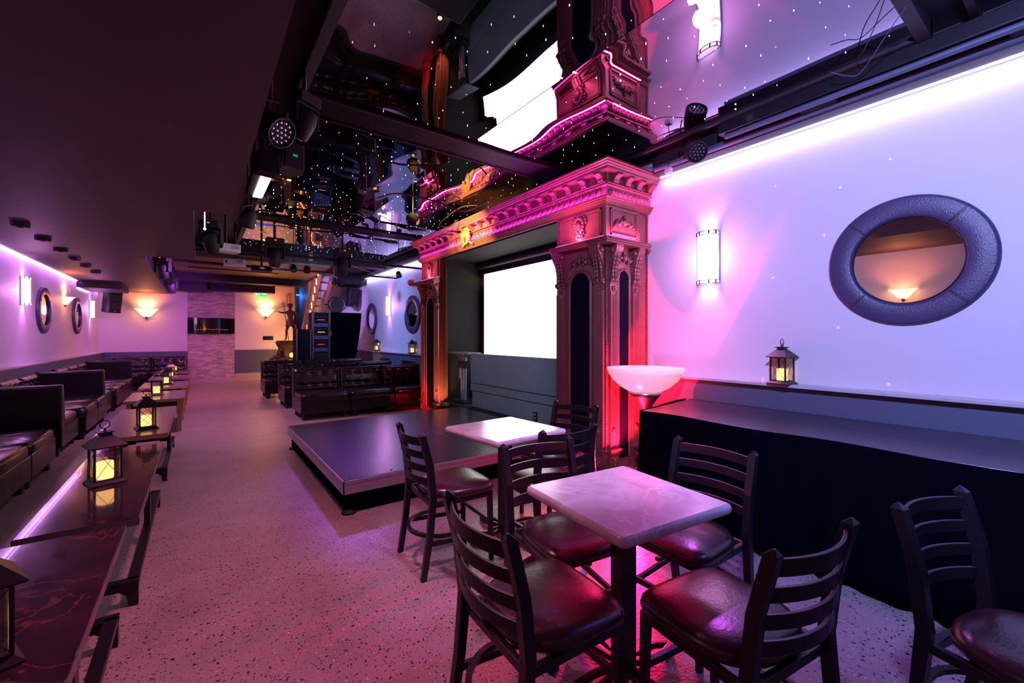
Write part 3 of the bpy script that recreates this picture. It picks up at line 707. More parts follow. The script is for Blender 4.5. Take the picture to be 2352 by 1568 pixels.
ch = [  # x, y, facing angle (0 = faces +Y), label
 (.987, 1.187, -92.8, 'black ladder back chair nearest the camera, left of the near marble table'),
 (1.464, .745, -7.4, 'black ladder back chair at lower right, its curved back between camera and near table'),
 (1.925, 1.205, 90, 'black ladder back chair between the near table and the black cloth counter'),
 (1.455, 1.550, 172, 'black ladder back chair tucked behind the near marble table, seat towards the camera'),
 (1.889, 2.22, -4, 'black ladder back chair pushed against the front of the farther marble table'),
 (2.345, 2.60, 100.8, 'black ladder back chair standing against the red lit portal pillar'),
 (1.32, 2.51, -93, 'black ladder back chair standing alone by the stage corner'),
 (2.05, .10, 167, 'black ladder back chair cut off by the right edge of the photo'),
]
c0 = None
for x, y, a, lab in ch:
    if c0 is None: c0 = make_chair(lab); c0.location = (x, y, 0); c0.rotation_euler = (0, 0, R(a)); c0['group'] = G
    else: dup(c0, (x, y, 0), R(a), lab)

# ------------------------------------------------------------------ café tables
def cafe_table(label, x, y, s, rz):
    t = thing('cafe_table', label, 'table', (x, y, 0), rz, 'square marble topped cafe tables')
    h = s/2; rings = []
    for o, z in ((-.016, .718), (-.004, .722), (0, .732), (0, .742), (-.005, .752), (-.016, .757)):
        r = .03; pts = []
        for cx, cy, a0 in ((1, 1, 0), (-1, 1, 90), (-1, -1, 180), (1, -1, 270)):
            for k in range(6): a = R(a0+k*18); pts.append((cx*(h-r)+(r+o)*math.cos(a), cy*(h-r)+(r+o)*math.sin(a), z))
        rings.append(pts)
    mb = MB(); mb.loft(rings, True, True); o = mb.build('tabletop', 'cafetop', t)
    MB().box(-.038, .038, -.038, .038, .03, .70).build('post', 'blackmetal', t, .004)
    mb = MB(); mb.box(-.20, .20, -.025, .025, .70, .718); mb.box(-.025, .025, -.2, .2, .70, .718); mb.build('top_bracket', 'blackmetal', t)
    mb = MB()
    for k in range(4):
        a = k*PI/2+PI/4*0; c, s2 = math.cos(a), math.sin(a)
        for off in (-1, 1):
            pts = []
            for q, w2, z in ((.04, .012, .040), (.14, .030, .032), (.22, .030, .026), (.28, .008, .018)):
                pts.append((q*c-off*w2*s2, q*s2+off*w2*c, z))
            mb.tube(pts, 0, rect=(.022, .026))
        mb.cyl((.275*c, .275*s2, 0), (.275*c, .275*s2, .022), .022, 12)
    mb.build('cross_base', 'blackmetal', t, .002)
    return t
cafe_table('square pale marble cafe table nearest the camera', 1.446, 1.187, .605, R(-5.6))
cafe_table('square pale marble cafe table beside the stage, shining white', 1.80, 2.555, .64, R(4))

# ------------------------------------------------------------------ serving counter with black cloth
stb = thing('serving_table', 'long dark topped serving table along the right wall', 'table', (3.58, .45, 0))
mb = MB(); mb.prism([(-.50, 1.88), (.50, 2.03), (.50, -2.2), (-.44, -2.2)], 'z', .745, .782); mb.build('tabletop', 'countertop', stb, .004)
for x, y in ((-.4, 1.7), (.4, 1.8), (-.36, -.2), (.4, -.2), (-.36, -2.0), (.4, -2.0)): MB().cyl((x, y, 0), (x, y, .745), .016, 10).build('leg', 'blackmetal', stb)
def skirt():
    mb = MB(); top = []; n = 260
    path = [(4.03, 2.50), (3.075, 2.345), (3.135, -1.75)]
    segs = []; tot = 0
    for a, b2 in zip(path, path[1:]): L = math.dist(a, b2); segs.append((a, b2, tot, L)); tot += L
    def at(s):
        for a, b2, t0, L in segs:
            if s <= t0+L+1e-6:
                f = (s-t0)/L; return (a[0]+(b2[0]-a[0])*f, a[1]+(b2[1]-a[1])*f), ((b2[1]-a[1])/L, -(b2[0]-a[0])/L)
        return path[-1], (0, 0)
    rows = 14; vs = []; 
    for r in range(rows+1):
        f = r/rows
        for i in range(n+1):
            s = tot*i/n; (x, y), nn = at(s)
            nx, ny = nn
            fl = (s-.97)
            sp = .0 if s < .97 else min(1, fl/1.0)
            out = .01+ f**1.6*(.03+.22*sp*(.75+.25*math.sin(s*2.1)))+f*(.022*math.sin(s*17+1.5*math.sin(s*5))+.014*math.sin(s*37+2))
            z = .785-(.77-.035*abs(math.sin(s*2.6)))*f + (.006*math.sin(s*6) if f == 0 else 0)
            sg = 1 if (nx*(-1)+ny*0 if abs(nx) > abs(ny) else ny) > 0 else -1
            vs.append((x+nx*sg*out, y+ny*sg*out, max(z, .008)))
    fs = [(r*(n+1)+i, r*(n+1)+i+1, (r+1)*(n+1)+i+1, (r+1)*(n+1)+i) for r in range(rows) for i in range(n)]
    mb.add(vs, fs, True); o = mb.build('black_cloth', 'skirt'); o.modifiers.new('thickness', 'SOLIDIFY').thickness = .004
    return o
tag(skirt(), 'black cloth hanging in folds from the serving table to the floor', 'tablecloth')

# ------------------------------------------------------------------ torchiere lamp
tl = thing('torchiere_lamp', 'floor lamp with a wide white glass bowl beside the red lit pillar', 'floor lamp', (3.545, 2.645, 0))
MB().lathe([(.11, 1.185), (.16, 1.20), (.24, 1.245), (.31, 1.31), (.352, 1.375), (.368, 1.425), (.358, 1.425), (.30, 1.325), (.22, 1.25), (.10, 1.205)], 48, (0, 0, -.315)).build('lamp_shade', 'lampwhite', tl)
MB().lathe([(.020, .55), (.035, .64), (.06, .71), (.09, .77), (.14, .835), (.165, .875), (.15, .875), (.11, .825)], 32, (0, 0, 0)).build('flared_cup', 'chrome', tl)
MB().lathe([(.021, .03), (.021, .56)], 16).build('pole', 'chrome', tl)
MB().lathe([(.10, 0), (.10, .02), (.06, .035), (.02, .045)], 32).build('base', 'chrome', tl)

# ------------------------------------------------------------------ floor uplights
def uplight(x, y, lab, rz=0):
    t = thing('floor_uplight', lab, 'uplight', (x, y, 0), rz, 'small LED cans on the floor')
    MB().lathe([(.045, .01), (.05, .03), (.055, .085), (.05, .09)], 20).build('can', 'black', t)
    MB().lathe([(.046, .086), (.040, .0905)], 20).build('lens', 'uplens', t)
    mb = MB(); mb.box(-.06, .06, -.01, .01, 0, .01); mb.box(-.062, -.056, -.01, .01, 0, .06); mb.box(.056, .062, -.01, .01, 0, .06); mb.build('bracket', 'blackmetal', t)
uplight(3.47, 2.82, 'glowing red floor uplight at the foot of the near portal pillar')
uplight(3.20, 6.42, 'floor uplight between the stage and the far portal pillar')

# ------------------------------------------------------------------ lanterns
def make_lantern(label, wires='x', lm_='blackmetal'):
    t = thing('lantern', label, 'lantern', (0, 0, 0), 0, 'black metal candle lanterns')
    mb = MB(); mb.loft([[(sx*a, sy*a, z) for sx, sy in ((-1, -1), (1, -1), (1, 1), (-1, 1))] for a, z in ((.078, 0), (.078, .006), (.060, .022))], True, False); mb.build('base', lm_, t)
    mb = MB(); q = .056
    for sx in (-1, 1):
        for sy in (-1, 1): mb.box(sx*q-.005, sx*q+.005, sy*q-.005, sy*q+.005, .02, .205)
    for z in (.022, .198):
        for s in (-1, 1): mb.box(-q, q, s*q-.004, s*q+.004, z, z+.007); mb.box(s*q-.004, s*q+.004, -q, q, z, z+.007)
    mb.build('frame', lm_, t)
    mb = MB()
    for s in (-1, 1): mb.box(-q, q, s*q-.0008, s*q+.0008, .028, .198); mb.box(s*q-.0008, s*q+.0008, -q, q, .028, .198)
    mb.build('glass_pane', 'pane', t)
    mb = MB(); L = []
    if wires == 'x': L = [((-q, .028), (q, .198)), ((q, .028), (-q, .198))]
    else:
        for k in (-2, -1, 0, 1):
            L += [((-q, .113+k*.057), (q, .113+(k+2)*.057)), ((-q, .113+(k+2)*.057), (q, .113+k*.057))]
    for (a, za), (b2, zb) in L:
        lo, hi = .028, .198; f = lambda z: (z-za)/(zb-za)
        t0, t1 = sorted((f(lo), f(hi))); t0 = max(0, t0); t1 = min(1, t1)
        if t1 <= t0: continue
        p = (a+(b2-a)*t0, za+(zb-za)*t0); r = (a+(b2-a)*t1, za+(zb-za)*t1)
        for s in (-1, 1):
            mb.tube([(p[0], s*(q+.002), p[1]), (r[0], s*(q+.002), r[1])], .0013, 4); mb.tube([(s*(q+.002), p[0], p[1]), (s*(q+.002), r[0], r[1])], .0013, 4)
    mb.build('wires', lm_, t)
    mb = MB(); mb.loft([[(sx*a, sy*a, z) for sx, sy in ((-1, -1), (1, -1), (1, 1), (-1, 1))] for a, z in ((.082, .203), (.082, .208), (.034, .258), (.026, .262), (.026, .280))], True, False)
    mb.loft([[(sx*a, sy*a, z) for sx, sy in ((-1, -1), (1, -1), (1, 1), (-1, 1))] for a, z in ((.036, .278), (.036, .283))], True, False); mb.build('roof', lm_, t)
    mb = MB(); mb.cyl((0, 0, .283), (0, 0, .298), .006, 8); mb.torus((0, 0, .320), .022, .0028, 'y', 20, 6); mb.build('ring_handle', lm_, t)
    mb = MB(); mb.lathe([(.036, .024), (.038, .03), (.038, .112), (.035, .116), (.028, .108), (.006, .106)], 20); mb.build('candle', 'candle', t)
    return t
GL = 'black metal candle lanterns'
lant = make_lantern('lantern with crossed wires on the dark polished table second from the camera')
lant.location = (-.475, 3.70, .5); lant.rotation_euler = (0, 0, R(20)); lant.scale = (1.10, 1.10, 1.14)
latt = make_lantern('lantern with diamond lattice panes on the third table from the camera', 'd')
latt.location = (-.42, 5.62, .5); latt.rotation_euler = (0, 0, R(14)); latt.scale = (1.10, 1.10, 1.14)
def pl(src, loc, rz, lab, s=1):
    o = dup(src, loc, R(rz), lab, GL); o.scale = (1.10*s, 1.10*s, 1.12*s); return o
pl(lant, (-.505, 1.84, .5), 22, 'lantern cut off by the left edge of the photo on the nearest table')
pl(lant, (-.53, 8.75, .5), 8, 'lantern with crossed wires on the fourth table from the camera')
pl(latt, (-.50, 10.55, .5), 20, 'lattice lantern on the fifth table from the camera')
pl(latt, (-.50, 12.35, .5), 12, 'lantern lit blue on the sixth table from the camera')
pl(latt, (-.50, 14.35, .5), 5, 'lantern on the farthest table of the left row')
pl(lant, (4.055, 1.62, 1.012), -8, 'lantern on the right wall ledge near the big round mirror', 1.0)
pl(lant, (4.055, 9.55, 1.012), -5, 'lantern on the far right ledge below the mirror nearest the portal', 1.0)
pl(lant, (4.055, 12.05, 1.012), 4, 'lantern on the far right ledge below the farthest mirror', 1.0)

# ------------------------------------------------------------------ tables of the left row
def lounge_table(y0, y1, x0, x1, top, z, lab, kind):
    cx, cy = (x0+x1)/2, (y0+y1)/2; t = thing('lounge_table', lab, 'table', (cx, cy, 0), 0, 'low tables in a row by the left booths')
    hx, hy = (x1-x0)/2, (y1-y0)/2
    MB().box(-hx, hx, -hy, hy, z-.042, z).build('tabletop', top, t, .003)
    if True:
        mb = MB(); e = .0015
        mb.box(-hx-e, -hx+e, -hy-e, hy+e, z-.04, z-.003); mb.box(hx-e, hx+e, -hy-e, hy+e, z-.04, z-.003); mb.box(-hx-e, hx+e, -hy-e, -hy+e, z-.04, z-.003); mb.box(-hx-e, hx+e, hy-e, hy+e, z-.04, z-.003)
        mb.build('edge_band', 'tableedge' if top != 'darkmarble' else 'greyedge', t)
    if kind == 'h':
        for s in (-1, 1):
            MB().box(s*(hx-.035)-.016, s*(hx-.035)+.016, -.03, .03, .13, z-.042).build('column', 'blackmetal', t)
        mb = MB(); yy = min(.80, hy-.08)
        for s in (-1, 1): mb.box(s*(hx-.035)-.025, s*(hx-.035)+.025, -yy, yy, .105, .135)
        for s in (-1, 1): mb.box(-hx+.01, hx-.01, s*yy-.028, s*yy+.028, .105, .135)
        mb.build('base_frame', 'blackmetal', t, .003)
        for sx in (-1, 1):
            for sy in (-1, 1):
                mb = MB(); x = sx*(hx-.035)
                mb.prism([(sx*(hx-.012), .0), (sx*(hx-.012), .106), (sx*(hx-.16), .106), (sx*(hx-.16), .09), (sx*(hx-.09), .086), (sx*(hx-.06), .06), (sx*(hx-.048), 0)], 'y', sy*yy-.02, sy*yy+.02); mb.build('leg', 'blackmetal', t)
        mb = MB(); mb.box(-hx+.03, hx-.03, -.03, .03, z-.07, z-.042); mb.build('crossbar', 'blackmetal', t)
    else:
        for sx in (-1, 1):
            for sy in (-1, 1): MB().box(sx*(hx-.06)-.025, sx*(hx-.06)+.025, sy*(hy-.06)-.025, sy*(hy-.06)+.025, 0, z-.042).build('leg', 'blackmetal' if kind == 'm' else 'tableedge', t)
        mb = MB()
        for s in (-1, 1): mb.box(-hx+.05, hx-.05, s*(hy-.06)-.012, s*(hy-.06)+.012, z-.12, z-.042); mb.box(s*(hx-.06)-.012, s*(hx-.06)+.012, -hy+.05, hy-.05, z-.12, z-.042)
        mb.build('apron', 'blackmetal', t)
lounge_table(.93, 2.81, -.72, -.285, 'darkmarble', .5, 'dark polished marble table nearest the camera, cut off at lower left', 'h')
lounge_table(2.89, 4.77, -.68, -.245, 'darkmarble', .5, 'dark polished marble table second from the camera with a lantern', 'h')
lounge_table(5.24, 7.22, -.78, -.235, 'benchwood', .5, 'brown laminate table third from the camera', 'h')
lounge_table(8.08, 9.3, -.86, -.17, 'benchwood', .5, 'brown laminate table fourth from the camera', 'w')
lounge_table(9.98, 11.2, -.86, -.16, 'benchwood', .5, 'brown laminate table fifth from the camera', 'w')
lounge_table(11.95, 13.0, -.86, -.16, 'benchwood', .5, 'brown laminate table sixth from the camera', 'w')
lounge_table(13.9, 14.9, -.86, -.16, 'benchwood', .5, 'brown laminate table farthest from the camera', 'w')
lounge_table(10.30, 10.75, 1.42, 1.95, 'benchwood', .45, 'small wooden table between the second and third sofa rows on the right', 'w')

# ------------------------------------------------------------------ sofas
def tufted(wd, z0, z1, y, lean, cols, rows, amp=.03):
    """back cushion front face as a pillowed grid with button dimples; faces +y from y"""
    nx, nz = cols*6, 18; vs = []; btn = [((c+.5)/cols, rz) for c in range(cols) for rz in rows]
    for k in range(nz+1):
        v = k/nz
        for i in range(nx+1):
            u = i/nx; edge = min(1, min(u, 1-u)*wd/.05, min(v, 1-v)*(z1-z0)/.05)**.5
            d = .045*edge
            for bu, bv in btn:
                rr = math.hypot((u-bu)*wd, (v-bv)*(z1-z0)); d -= amp*math.exp(-(rr/.030)**2)
            for bv in rows: d -= .014*math.exp(-(((v-bv)*(z1-z0))/.014)**2)*edge
            vs.append((-wd/2+u*wd, y+d-lean*v, z0+v*(z1-z0)))
    fs = [(k*(nx+1)+i, k*(nx+1)+i+1, (k+1)*(nx+1)+i+1, (k+1)*(nx+1)+i) for k in range(nz) for i in range(nx)]
    return vs, fs
def make_sofa(wd, dp, label, group, sh=.43, bh=.83, name='sofa_module'):
    # faces +y, origin at the centre of its footprint
    t = thing(name, label, 'sofa', (0, 0, 0), 0, group); hw, hd = wd/2, dp/2
    mb = MB(); mb.box(-hw+.005, hw-.005, -hd+.02, hd-.01, .10, sh-.10); mb.build('base', 'leather', t, .012)
    # back panel
    mb = MB(); mb.prism([(-hd, .12), (-hd, bh-.02), (-hd+.02, bh), (-hd+.10, bh), (-hd+.17, sh-.02), (-hd+.17, .12)], 'x', -hw+.004, hw-.004); bk = mb.build('backrest', 'leather', t, .012)
    vs, fs = tufted(wd-.05, sh-.02, bh-.015, -hd+.165, .065, 4, (.30, .80)); MB().add(vs, fs, True).build('tufted_cushion', 'leather', bk)
    # seat cushion
    rings = []
    for k, z in ((.965, sh-.105), (1, sh-.085), (1, sh-.035), (.98, sh-.012), (.92, sh+.002), (.6, sh+.010), (.05, sh+.012)):
        pts = []; n = 44
        for i in range(n):
            a = 2*PI*i/n; c, s2 = math.cos(a), math.sin(a); e = .22
            pts.append(((abs(c)**e)*(1 if c > 0 else -1)*(hw-.006)*k, .06+(abs(s2)**e)*(1 if s2 > 0 else -1)*(hd-.065)*k, z+.003*math.sin(i*3.3)))
        rings.append(pts)
    MB().loft(rings, True, True).build('seat_cushion', 'leather', t)
    for sx in (-1, 1):
        for sy in (-1, 1): MB().box(sx*(hw-.08)-.035, sx*(hw-.08)+.035, sy*(hd-.08)-.035, sy*(hd-.08)+.035, 0, .105).build('leg', 'black', t)
    return t
GR = 'black leather sofa modules in rows on the right'
# right-hand rows (modules face the camera: rotate 180)
r0 = make_sofa(.81, .85, 'black leather sofa module at the aisle end of the row nearest the stage', GR); r0.location = (1.785, 8.30, 0); r0.rotation_euler = (0, 0, PI)
names = {0: 'row nearest the stage', 1: 'middle sofa row', 2: 'back sofa row'}
for row, (yy, xs) in enumerate(((8.30, (2.60, 3.415)), (9.82, (1.76, 2.57, 3.385)), (11.58, (1.62, 2.43, 3.245)))):
    for k, x in enumerate(xs):
        kk = k+1 if row == 0 else k
        lab = 'black leather sofa module ' + ('at the aisle end of the ', 'in the middle of the ', 'third from the aisle in the ')[kk] + names[row]
        dup(r0, (x, yy, 0), PI, lab, GR)
for row, yy in ((0, 8.33), (1, 9.85), (2, 11.6)):
    o = dup(r0, (3.985, yy, 0), PI/2, 'black leather corner seat against the right wall closing the ' + names[row], GR); o.scale = (.95, .27, 1)
GLF = 'black leather booth seats along the left wall'
wd = .93; l0 = make_sofa(.84, wd, 'black leather booth seat against the left wall, nearest one in view', GLF); l0.location = (-1.70, 4.55, 0); l0.rotation_euler = (0, 0, -PI/2)
ys = [(5.40, 'second booth seat from the camera, against the left wall'), (6.25, 'third booth seat from the camera, just before the first high divider'),
      (8.66, 'booth seat against the left wall just behind the first high divider'), (9.51, 'booth seat against the left wall just before the second high divider'),
      (11.4, 'booth seat against the left wall just behind the second high divider'), (12.25, 'booth seat against the left wall midway between second and third divider'), (13.1, 'booth seat against the left wall just before the third high divider'), (15.1, 'booth seat against the left wall by the far corner')]
for y, lab in ys:
    o = dup(l0, (-1.70, y, 0), -PI/2, 'black leather '+lab, GLF)
    if y > 15: o.location.y = 14.95; o.scale = (.6, 1, 1)
lw = make_sofa(.90, .92, 'black leather seat whose high back forms the first booth divider', GLF, bh=.845); lw.location = (-1.745, 7.68, 0)
dup(lw, (-1.745, 10.46, 0), 0, 'black leather seat whose high back forms the second booth divider', GLF)
dup(lw, (-1.745, 14.18, 0), 0, 'black leather seat whose high back forms the third booth divider', GLF)
dup(r0, (-1.50, 15.70, 0), PI, 'black leather seat at the far wall, left of the pair', GLF)
dup(r0, (-.68, 15.70, 0), PI, 'black leather seat at the far wall beside the stone pillar', GLF)

# ------------------------------------------------------------------ round framed mirrors (axis along +x local, wall behind at x=0)
def round_mirror(lab, x, y, z, Rr, face, seams=6, tilt=0, rin=.66):
    t = thing('round_mirror', lab, 'mirror', (x, y, z), 0 if face > 0 else PI, 'round mirrors in padded dark leather frames'); t.rotation_euler[1] = R(tilt)
    ri = Rr*rin; mb = MB(); prof = [(Rr-.002, .0), (Rr, .022), (Rr-.003, .034), (Rr-.010, .041), (Rr-.022, .044), ((Rr+ri)/2, .047), (ri+.022, .044), (ri+.010, .040), (ri+.003, .032), (ri, .014)]
    n = 64; rings = []
    for i in range(n+1):
        a = 2*PI*i/n; rings.append([(h, r*math.cos(a), r*math.sin(a)) for r, h in prof])
    mb.loft(rings, False, True, closed=False); mb.build('padded_frame', 'mirrorleather', t)
    for k in range(seams):
        mb = MB(); a = 2*PI*(k+.5)/seams
        for da in (-.012, .012): mb.tube([(.034, (ri+.004)*math.cos(a+da), (ri+.004)*math.sin(a+da)), (.0445, (ri+.022)*math.cos(a+da), (ri+.022)*math.sin(a+da)), (.0475, ((Rr+ri)/2)*math.cos(a+da), ((Rr+ri)/2)*math.sin(a+da)), (.0445, (Rr-.022)*math.cos(a+da), (Rr-.022)*math.sin(a+da)), (.037, (Rr-.003)*math.cos(a+da), (Rr-.003)*math.sin(a+da))], .0022, 4)
        mb.build('seam', 'stitch', t)
    mb = MB(); mb.add([(.016, ri*1.01*math.cos(2*PI*i/64), ri*1.01*math.sin(2*PI*i/64)) for i in range(64)], [tuple(range(64))]); mb.build('mirror_glass', 'glassmirror', t)
    mb = MB(); mb.torus((.018, 0, 0), ri-.004, .004, 'x', 64, 6); mb.build('bevel_ring', 'blackmetal', t)
round_mirror('big round mirror in a dark leather frame on the right wall above the counter', 4.148, .838, 1.965, .465, -1, 4, 1.6, .665)
round_mirror('round dark framed mirror on the far right wall nearest the portal', 4.148, 9.70, 1.94, .46, -1)
round_mirror('round dark framed mirror on the far right wall beyond the tall sconce', 4.148, 12.70, 1.94, .46, -1)
round_mirror('round dark framed mirror on the left wall between tall sconce and bowl sconce', -2.198, 10.90, 1.875, .405, 1)
round_mirror('round dark framed mirror on the left wall near the far corner', -2.198, 13.46, 1.875, .405, 1)
round_mirror('round dark framed mirror on the left wall at the very left edge of the photo', -2.198, 8.1, 1.875, .405, 1)

# ------------------------------------------------------------------ wall sconces
def tall_sconce(lab, x, y, z, face, e=14, hh=.26):
    t = thing('tall_sconce', lab, 'wall lamp', (x, y, z), 0 if face > 0 else PI, 'tall half round wall sconces')
    n = 14; rr = .105; arc = [(.012+.075*math.sin(PI*i/n), rr*math.cos(PI*i/n)) for i in range(n+1)]
    mb = MB(); rings = [[(a, b2, q) for a, b2 in arc] for q in (-hh+.012, hh-.012)]
    mb.loft(rings, False, True, closed=False); o = mb.build('shade', 'sconce', t); o.visible_shadow = True
    mb = MB(); arc2 = [(a*1.06, b2*1.05) for a, b2 in arc]
    for q in (-hh, -hh+.035, hh-.035, hh, -.012, .0, .012):
        r = .0045 if abs(q) > .1 else .0022; mb.tube([(a, b2, q) for a, b2 in arc2], r, 6)
    for q in (-hh, hh-.035):
        for i in (2, 5, 9, 12): a, b2 = arc2[i]; mb.box(a-.005, a+.005, b2-.007, b2+.007, q, q+.035)
    for s in (-1, 1): mb.box(.002, .016, s*rr*1.05-.004, s*rr*1.05+.004, -hh, hh)
    mb.build('metal_bands', 'chrome', t)
    MB().box(.0005, .006, -rr, rr, -hh, hh).build('back_plate', 'whiteplastic', t)
    for s in (-1, 1): spot('sconce_beam', (x+face*.05, y, z+s*(hh-.10)), (x+face*.04, y, z+s*2), (1.0, .30, .95), e*1.6, 75, .9, .02)
    point('sconce_glow', (x+face*.16, y, z), (1.0, .30, .95), e*.6, .08)
tall_sconce('tall glowing half round sconce on the right wall between portal and big mirror', 4.149, 2.33, 2.205, -1, 24)
tall_sconce('tall glowing half round sconce on the far right wall between two mirrors', 4.149, 11.27, 2.23, -1, 17)
tall_sconce('tall glowing half round sconce on the left wall nearest the camera', -2.199, 9.83, 2.12, 1, 16, .22)
tall_sconce('tall glowing half round sconce on the left wall by the far corner', -2.199, 14.95, 2.10, 1, 14, .22)
def bowl_sconce(lab, x, y, z, rz, s=1, e=22):
    t = thing('bowl_sconce', lab, 'wall lamp', (x, y, z), rz, 'amber half bowl wall sconces'); t.scale = (s, s, s)
    n = 18; rings = []
    for r, h in ((.03, -.13), (.075, -.105), (.12, -.05), (.155, .0), (.185, .035), (.215, .045)):
        rings.append([(.008+r*math.sin(PI*i/n)*.8, r*math.cos(PI*i/n), h) for i in range(n+1)])
    MB().loft(rings, False, True, closed=False).build('glass_bowl', 'bowlglow', t)
    MB().lathe([(.004, -.175), (.012, -.165), (.028, -.13), (.03, -.12)], 12, (.02, 0, 0)).build('finial', 'bronze', t)
    c, s2 = math.cos(rz), math.sin(rz)
    p = (x+c*.10, y+s2*.10, z+.05)
    spot('bowl_sconce_beam', p, (x+c*.07, y+s2*.07, z+2), (1.0, .22, .08), e*2, 150, .8, .05)
    point('bowl_sconce_glow', (x+c*.22, y+s2*.22, z-.02), (1.0, .30, .10), e*.25, .06)
bowl_sconce('amber bowl sconce on the left wall between the two round mirrors', -2.199, 12.39, 2.17, 0, .9, 22)
bowl_sconce('amber bowl sconce on the far wall left of the stone pillar', -1.20, 16.158, 2.14, -PI/2, 1.3, 30)
bowl_sconce('amber bowl sconce on the far wall right of the stone pillar', 1.78, 16.158, 2.23, -PI/2, 1.3, 42)
bowl_sconce('amber bowl sconce seen reflected in the big round mirror', -2.199, 2.15, 1.88, 0, 1.0, 22)
# ------------------------------------------------------------------ far wall fittings
fpl = thing('wall_fireplace', 'wide curved black glass electric fireplace on the stone pillar', 'fireplace', (.33, 16.10, 1.74))
n = 16; mb = MB(); fr = [(-.59+1.18*i/n, -.05-.07*math.sin(PI*i/n)) for i in range(n+1)]
mb.prism(fr+[(.59, -.0), (-.59, -.0)], 'z', -.24, .24); mb.build('curved_glass', 'glassblack', fpl)
mb = MB()
for i in range(13): x = -.40+i*.066; mb.ball((x, -.085-.05*math.cos(x*2), -.11+.008*math.sin(i*5)), .022, .006, .007, 6, 4)
mb.build('ember_bed', 'emberred', fpl)
ex = thing('exit_sign', 'lit green exit sign above the bowl sconce at the far wall', 'sign', (1.63, 16.05, 2.80))
MB().box(-.19, .19, 0, .05, -.10, .10).build('housing', 'exitgreen', ex, .006)
mb = MB(); mb.box(.03, .11, -.003, -.001, -.018, .018); mb.prism([(.09, -.055), (.165, 0), (.09, .055)], 'y', -.003, -.001)
mb.box(-.15, -.10, -.003, -.001, -.075, .075)
for a, b2 in (((-.06, .01), (-.03, -.03)), ((-.03, -.03), (-.06, -.07)), ((-.06, .01), (-.075, -.04)), ((-.06, .035), (-.025, .02)), ((-.055, .04), (-.06, .0))): mb.tube([(a[0], -.002, a[1]), (b2[0], -.002, b2[1])], .008, 6)
mb.ball((-.05, -.003, .058), .013, .003, .013, 8, 6); mb.build('pictogram', 'exitwhite', ex)
an = thing('arrow_sign', 'small orange sign with a white down arrow at the end of the far wall', 'sign', (2.46, 16.19, 2.62))
MB().box(-.065, .065, -.006, 0, -.21, .21).build('plate', 'orangesign', an)
mb = MB(); mb.box(-.018, .018, -.009, -.007, -.05, .17); mb.prism([(-.05, -.05), (.05, -.05), (0, -.17)], 'y', -.009, -.007); mb.build('arrow', 'signwhite', an)
op = thing('wall_plate', 'black outlet plate on the far wall below the right bowl sconce', 'outlet', (1.86, 16.155, 1.36))
MB().box(-.15, .15, .03, .045, -.065, .065).build('plate', 'blackmetal', op, .004)
mb = MB()
for x in (-.08, .02): mb.cyl((x, .03, 0), (x, .024, 0), .03, 12)
mb.build('socket', 'greypanel', op)
tb = MB().cyl((2.70, 17.9, 2.98), (3.5, 17.9, 2.98), .018, 8).build('blue_tube', 'bluetube'); tag(tb, 'blue neon tube high in the stairway opening', 'neon tube')
point('blue_tube_light', (2.9, 17.6, 2.9), (.05, .2, 1), 5, .1)
point('stair_amber_light', (2.4, 15.4, 1.2), (1.0, .40, .08), 30, .1)
point('hallway_amber_light', (2.2, 15.6, .35), (1.0, .50, .10), 14, .08)
# staircase rising towards the camera beside the stairwell wall
sc_ = thing('staircase', 'wooden staircase with glowing steps and railing at the far right', 'staircase', (2.95, 14.5, 0))
nst = 15; 
def zc(y): return (16.1-14.5-y)*1.0
mb = MB()
for x in (-.20, .12):
    mb.prism([(1.6, 0), (1.6, .28), (-1.75, 3.35+.1), (-1.75, 3.10)], 'x', x-.02, x+.02)
mb.build('stringer', 'darkwood', sc_)
for i in range(nst):
    y = 1.5-i*.215; z = .16+i*.215
    MB().box(-.19, .11, y-.12, y+.08, z, z+.03).build('tread', 'darkwood', sc_)
    MB().box(-.235, -.225, y-.03, y+.05, z-.06, z+.11).build('step_light', 'steplight', sc_)
mb = MB(); mb.tube([(-.21, 1.6, 1.0), (-.21, -1.0, 3.20)], 0, rect=(.05, .06)); mb.tube([(-.21, 1.6, .55), (-.21, -1.5, 3.15)], 0, rect=(.03, .03)); mb.build('handrail', 'darkwood', sc_)
for i in range(12):
    y = 1.55-i*.215; z = 1.6-y
    MB().box(-.225, -.195, y-.012, y+.012, max(0, z), min(z+.88, 3.25)).build('baluster', 'darkwood', sc_)
MB().box(-.235, -.175, 1.58, 1.66, 0, 1.1).build('newel_post', 'darkwood', sc_)
# framed board leaning against the stairs
fb = thing('framed_panel', 'brown wooden panel with slots hanging beside the staircase foot', 'panel', (2.60, 12.98, 1.50))
MB().box(-.16, .16, 0, .03, -.01, .55).build('panel', 'darkwood', fb, .004)
mb = MB()
for s in (-1, 1): mb.box(s*.14-.02, s*.14+.02, -.02, 0, 0, .54)
mb.box(-.16, .16, -.02, 0, .50, .54); mb.box(-.16, .16, -.02, 0, 0, .03); mb.box(-.07, -.03, -.012, 0, .08, .38); mb.box(.03, .07, -.012, 0, .08, .38); mb.build('frame', 'darkwood', fb)

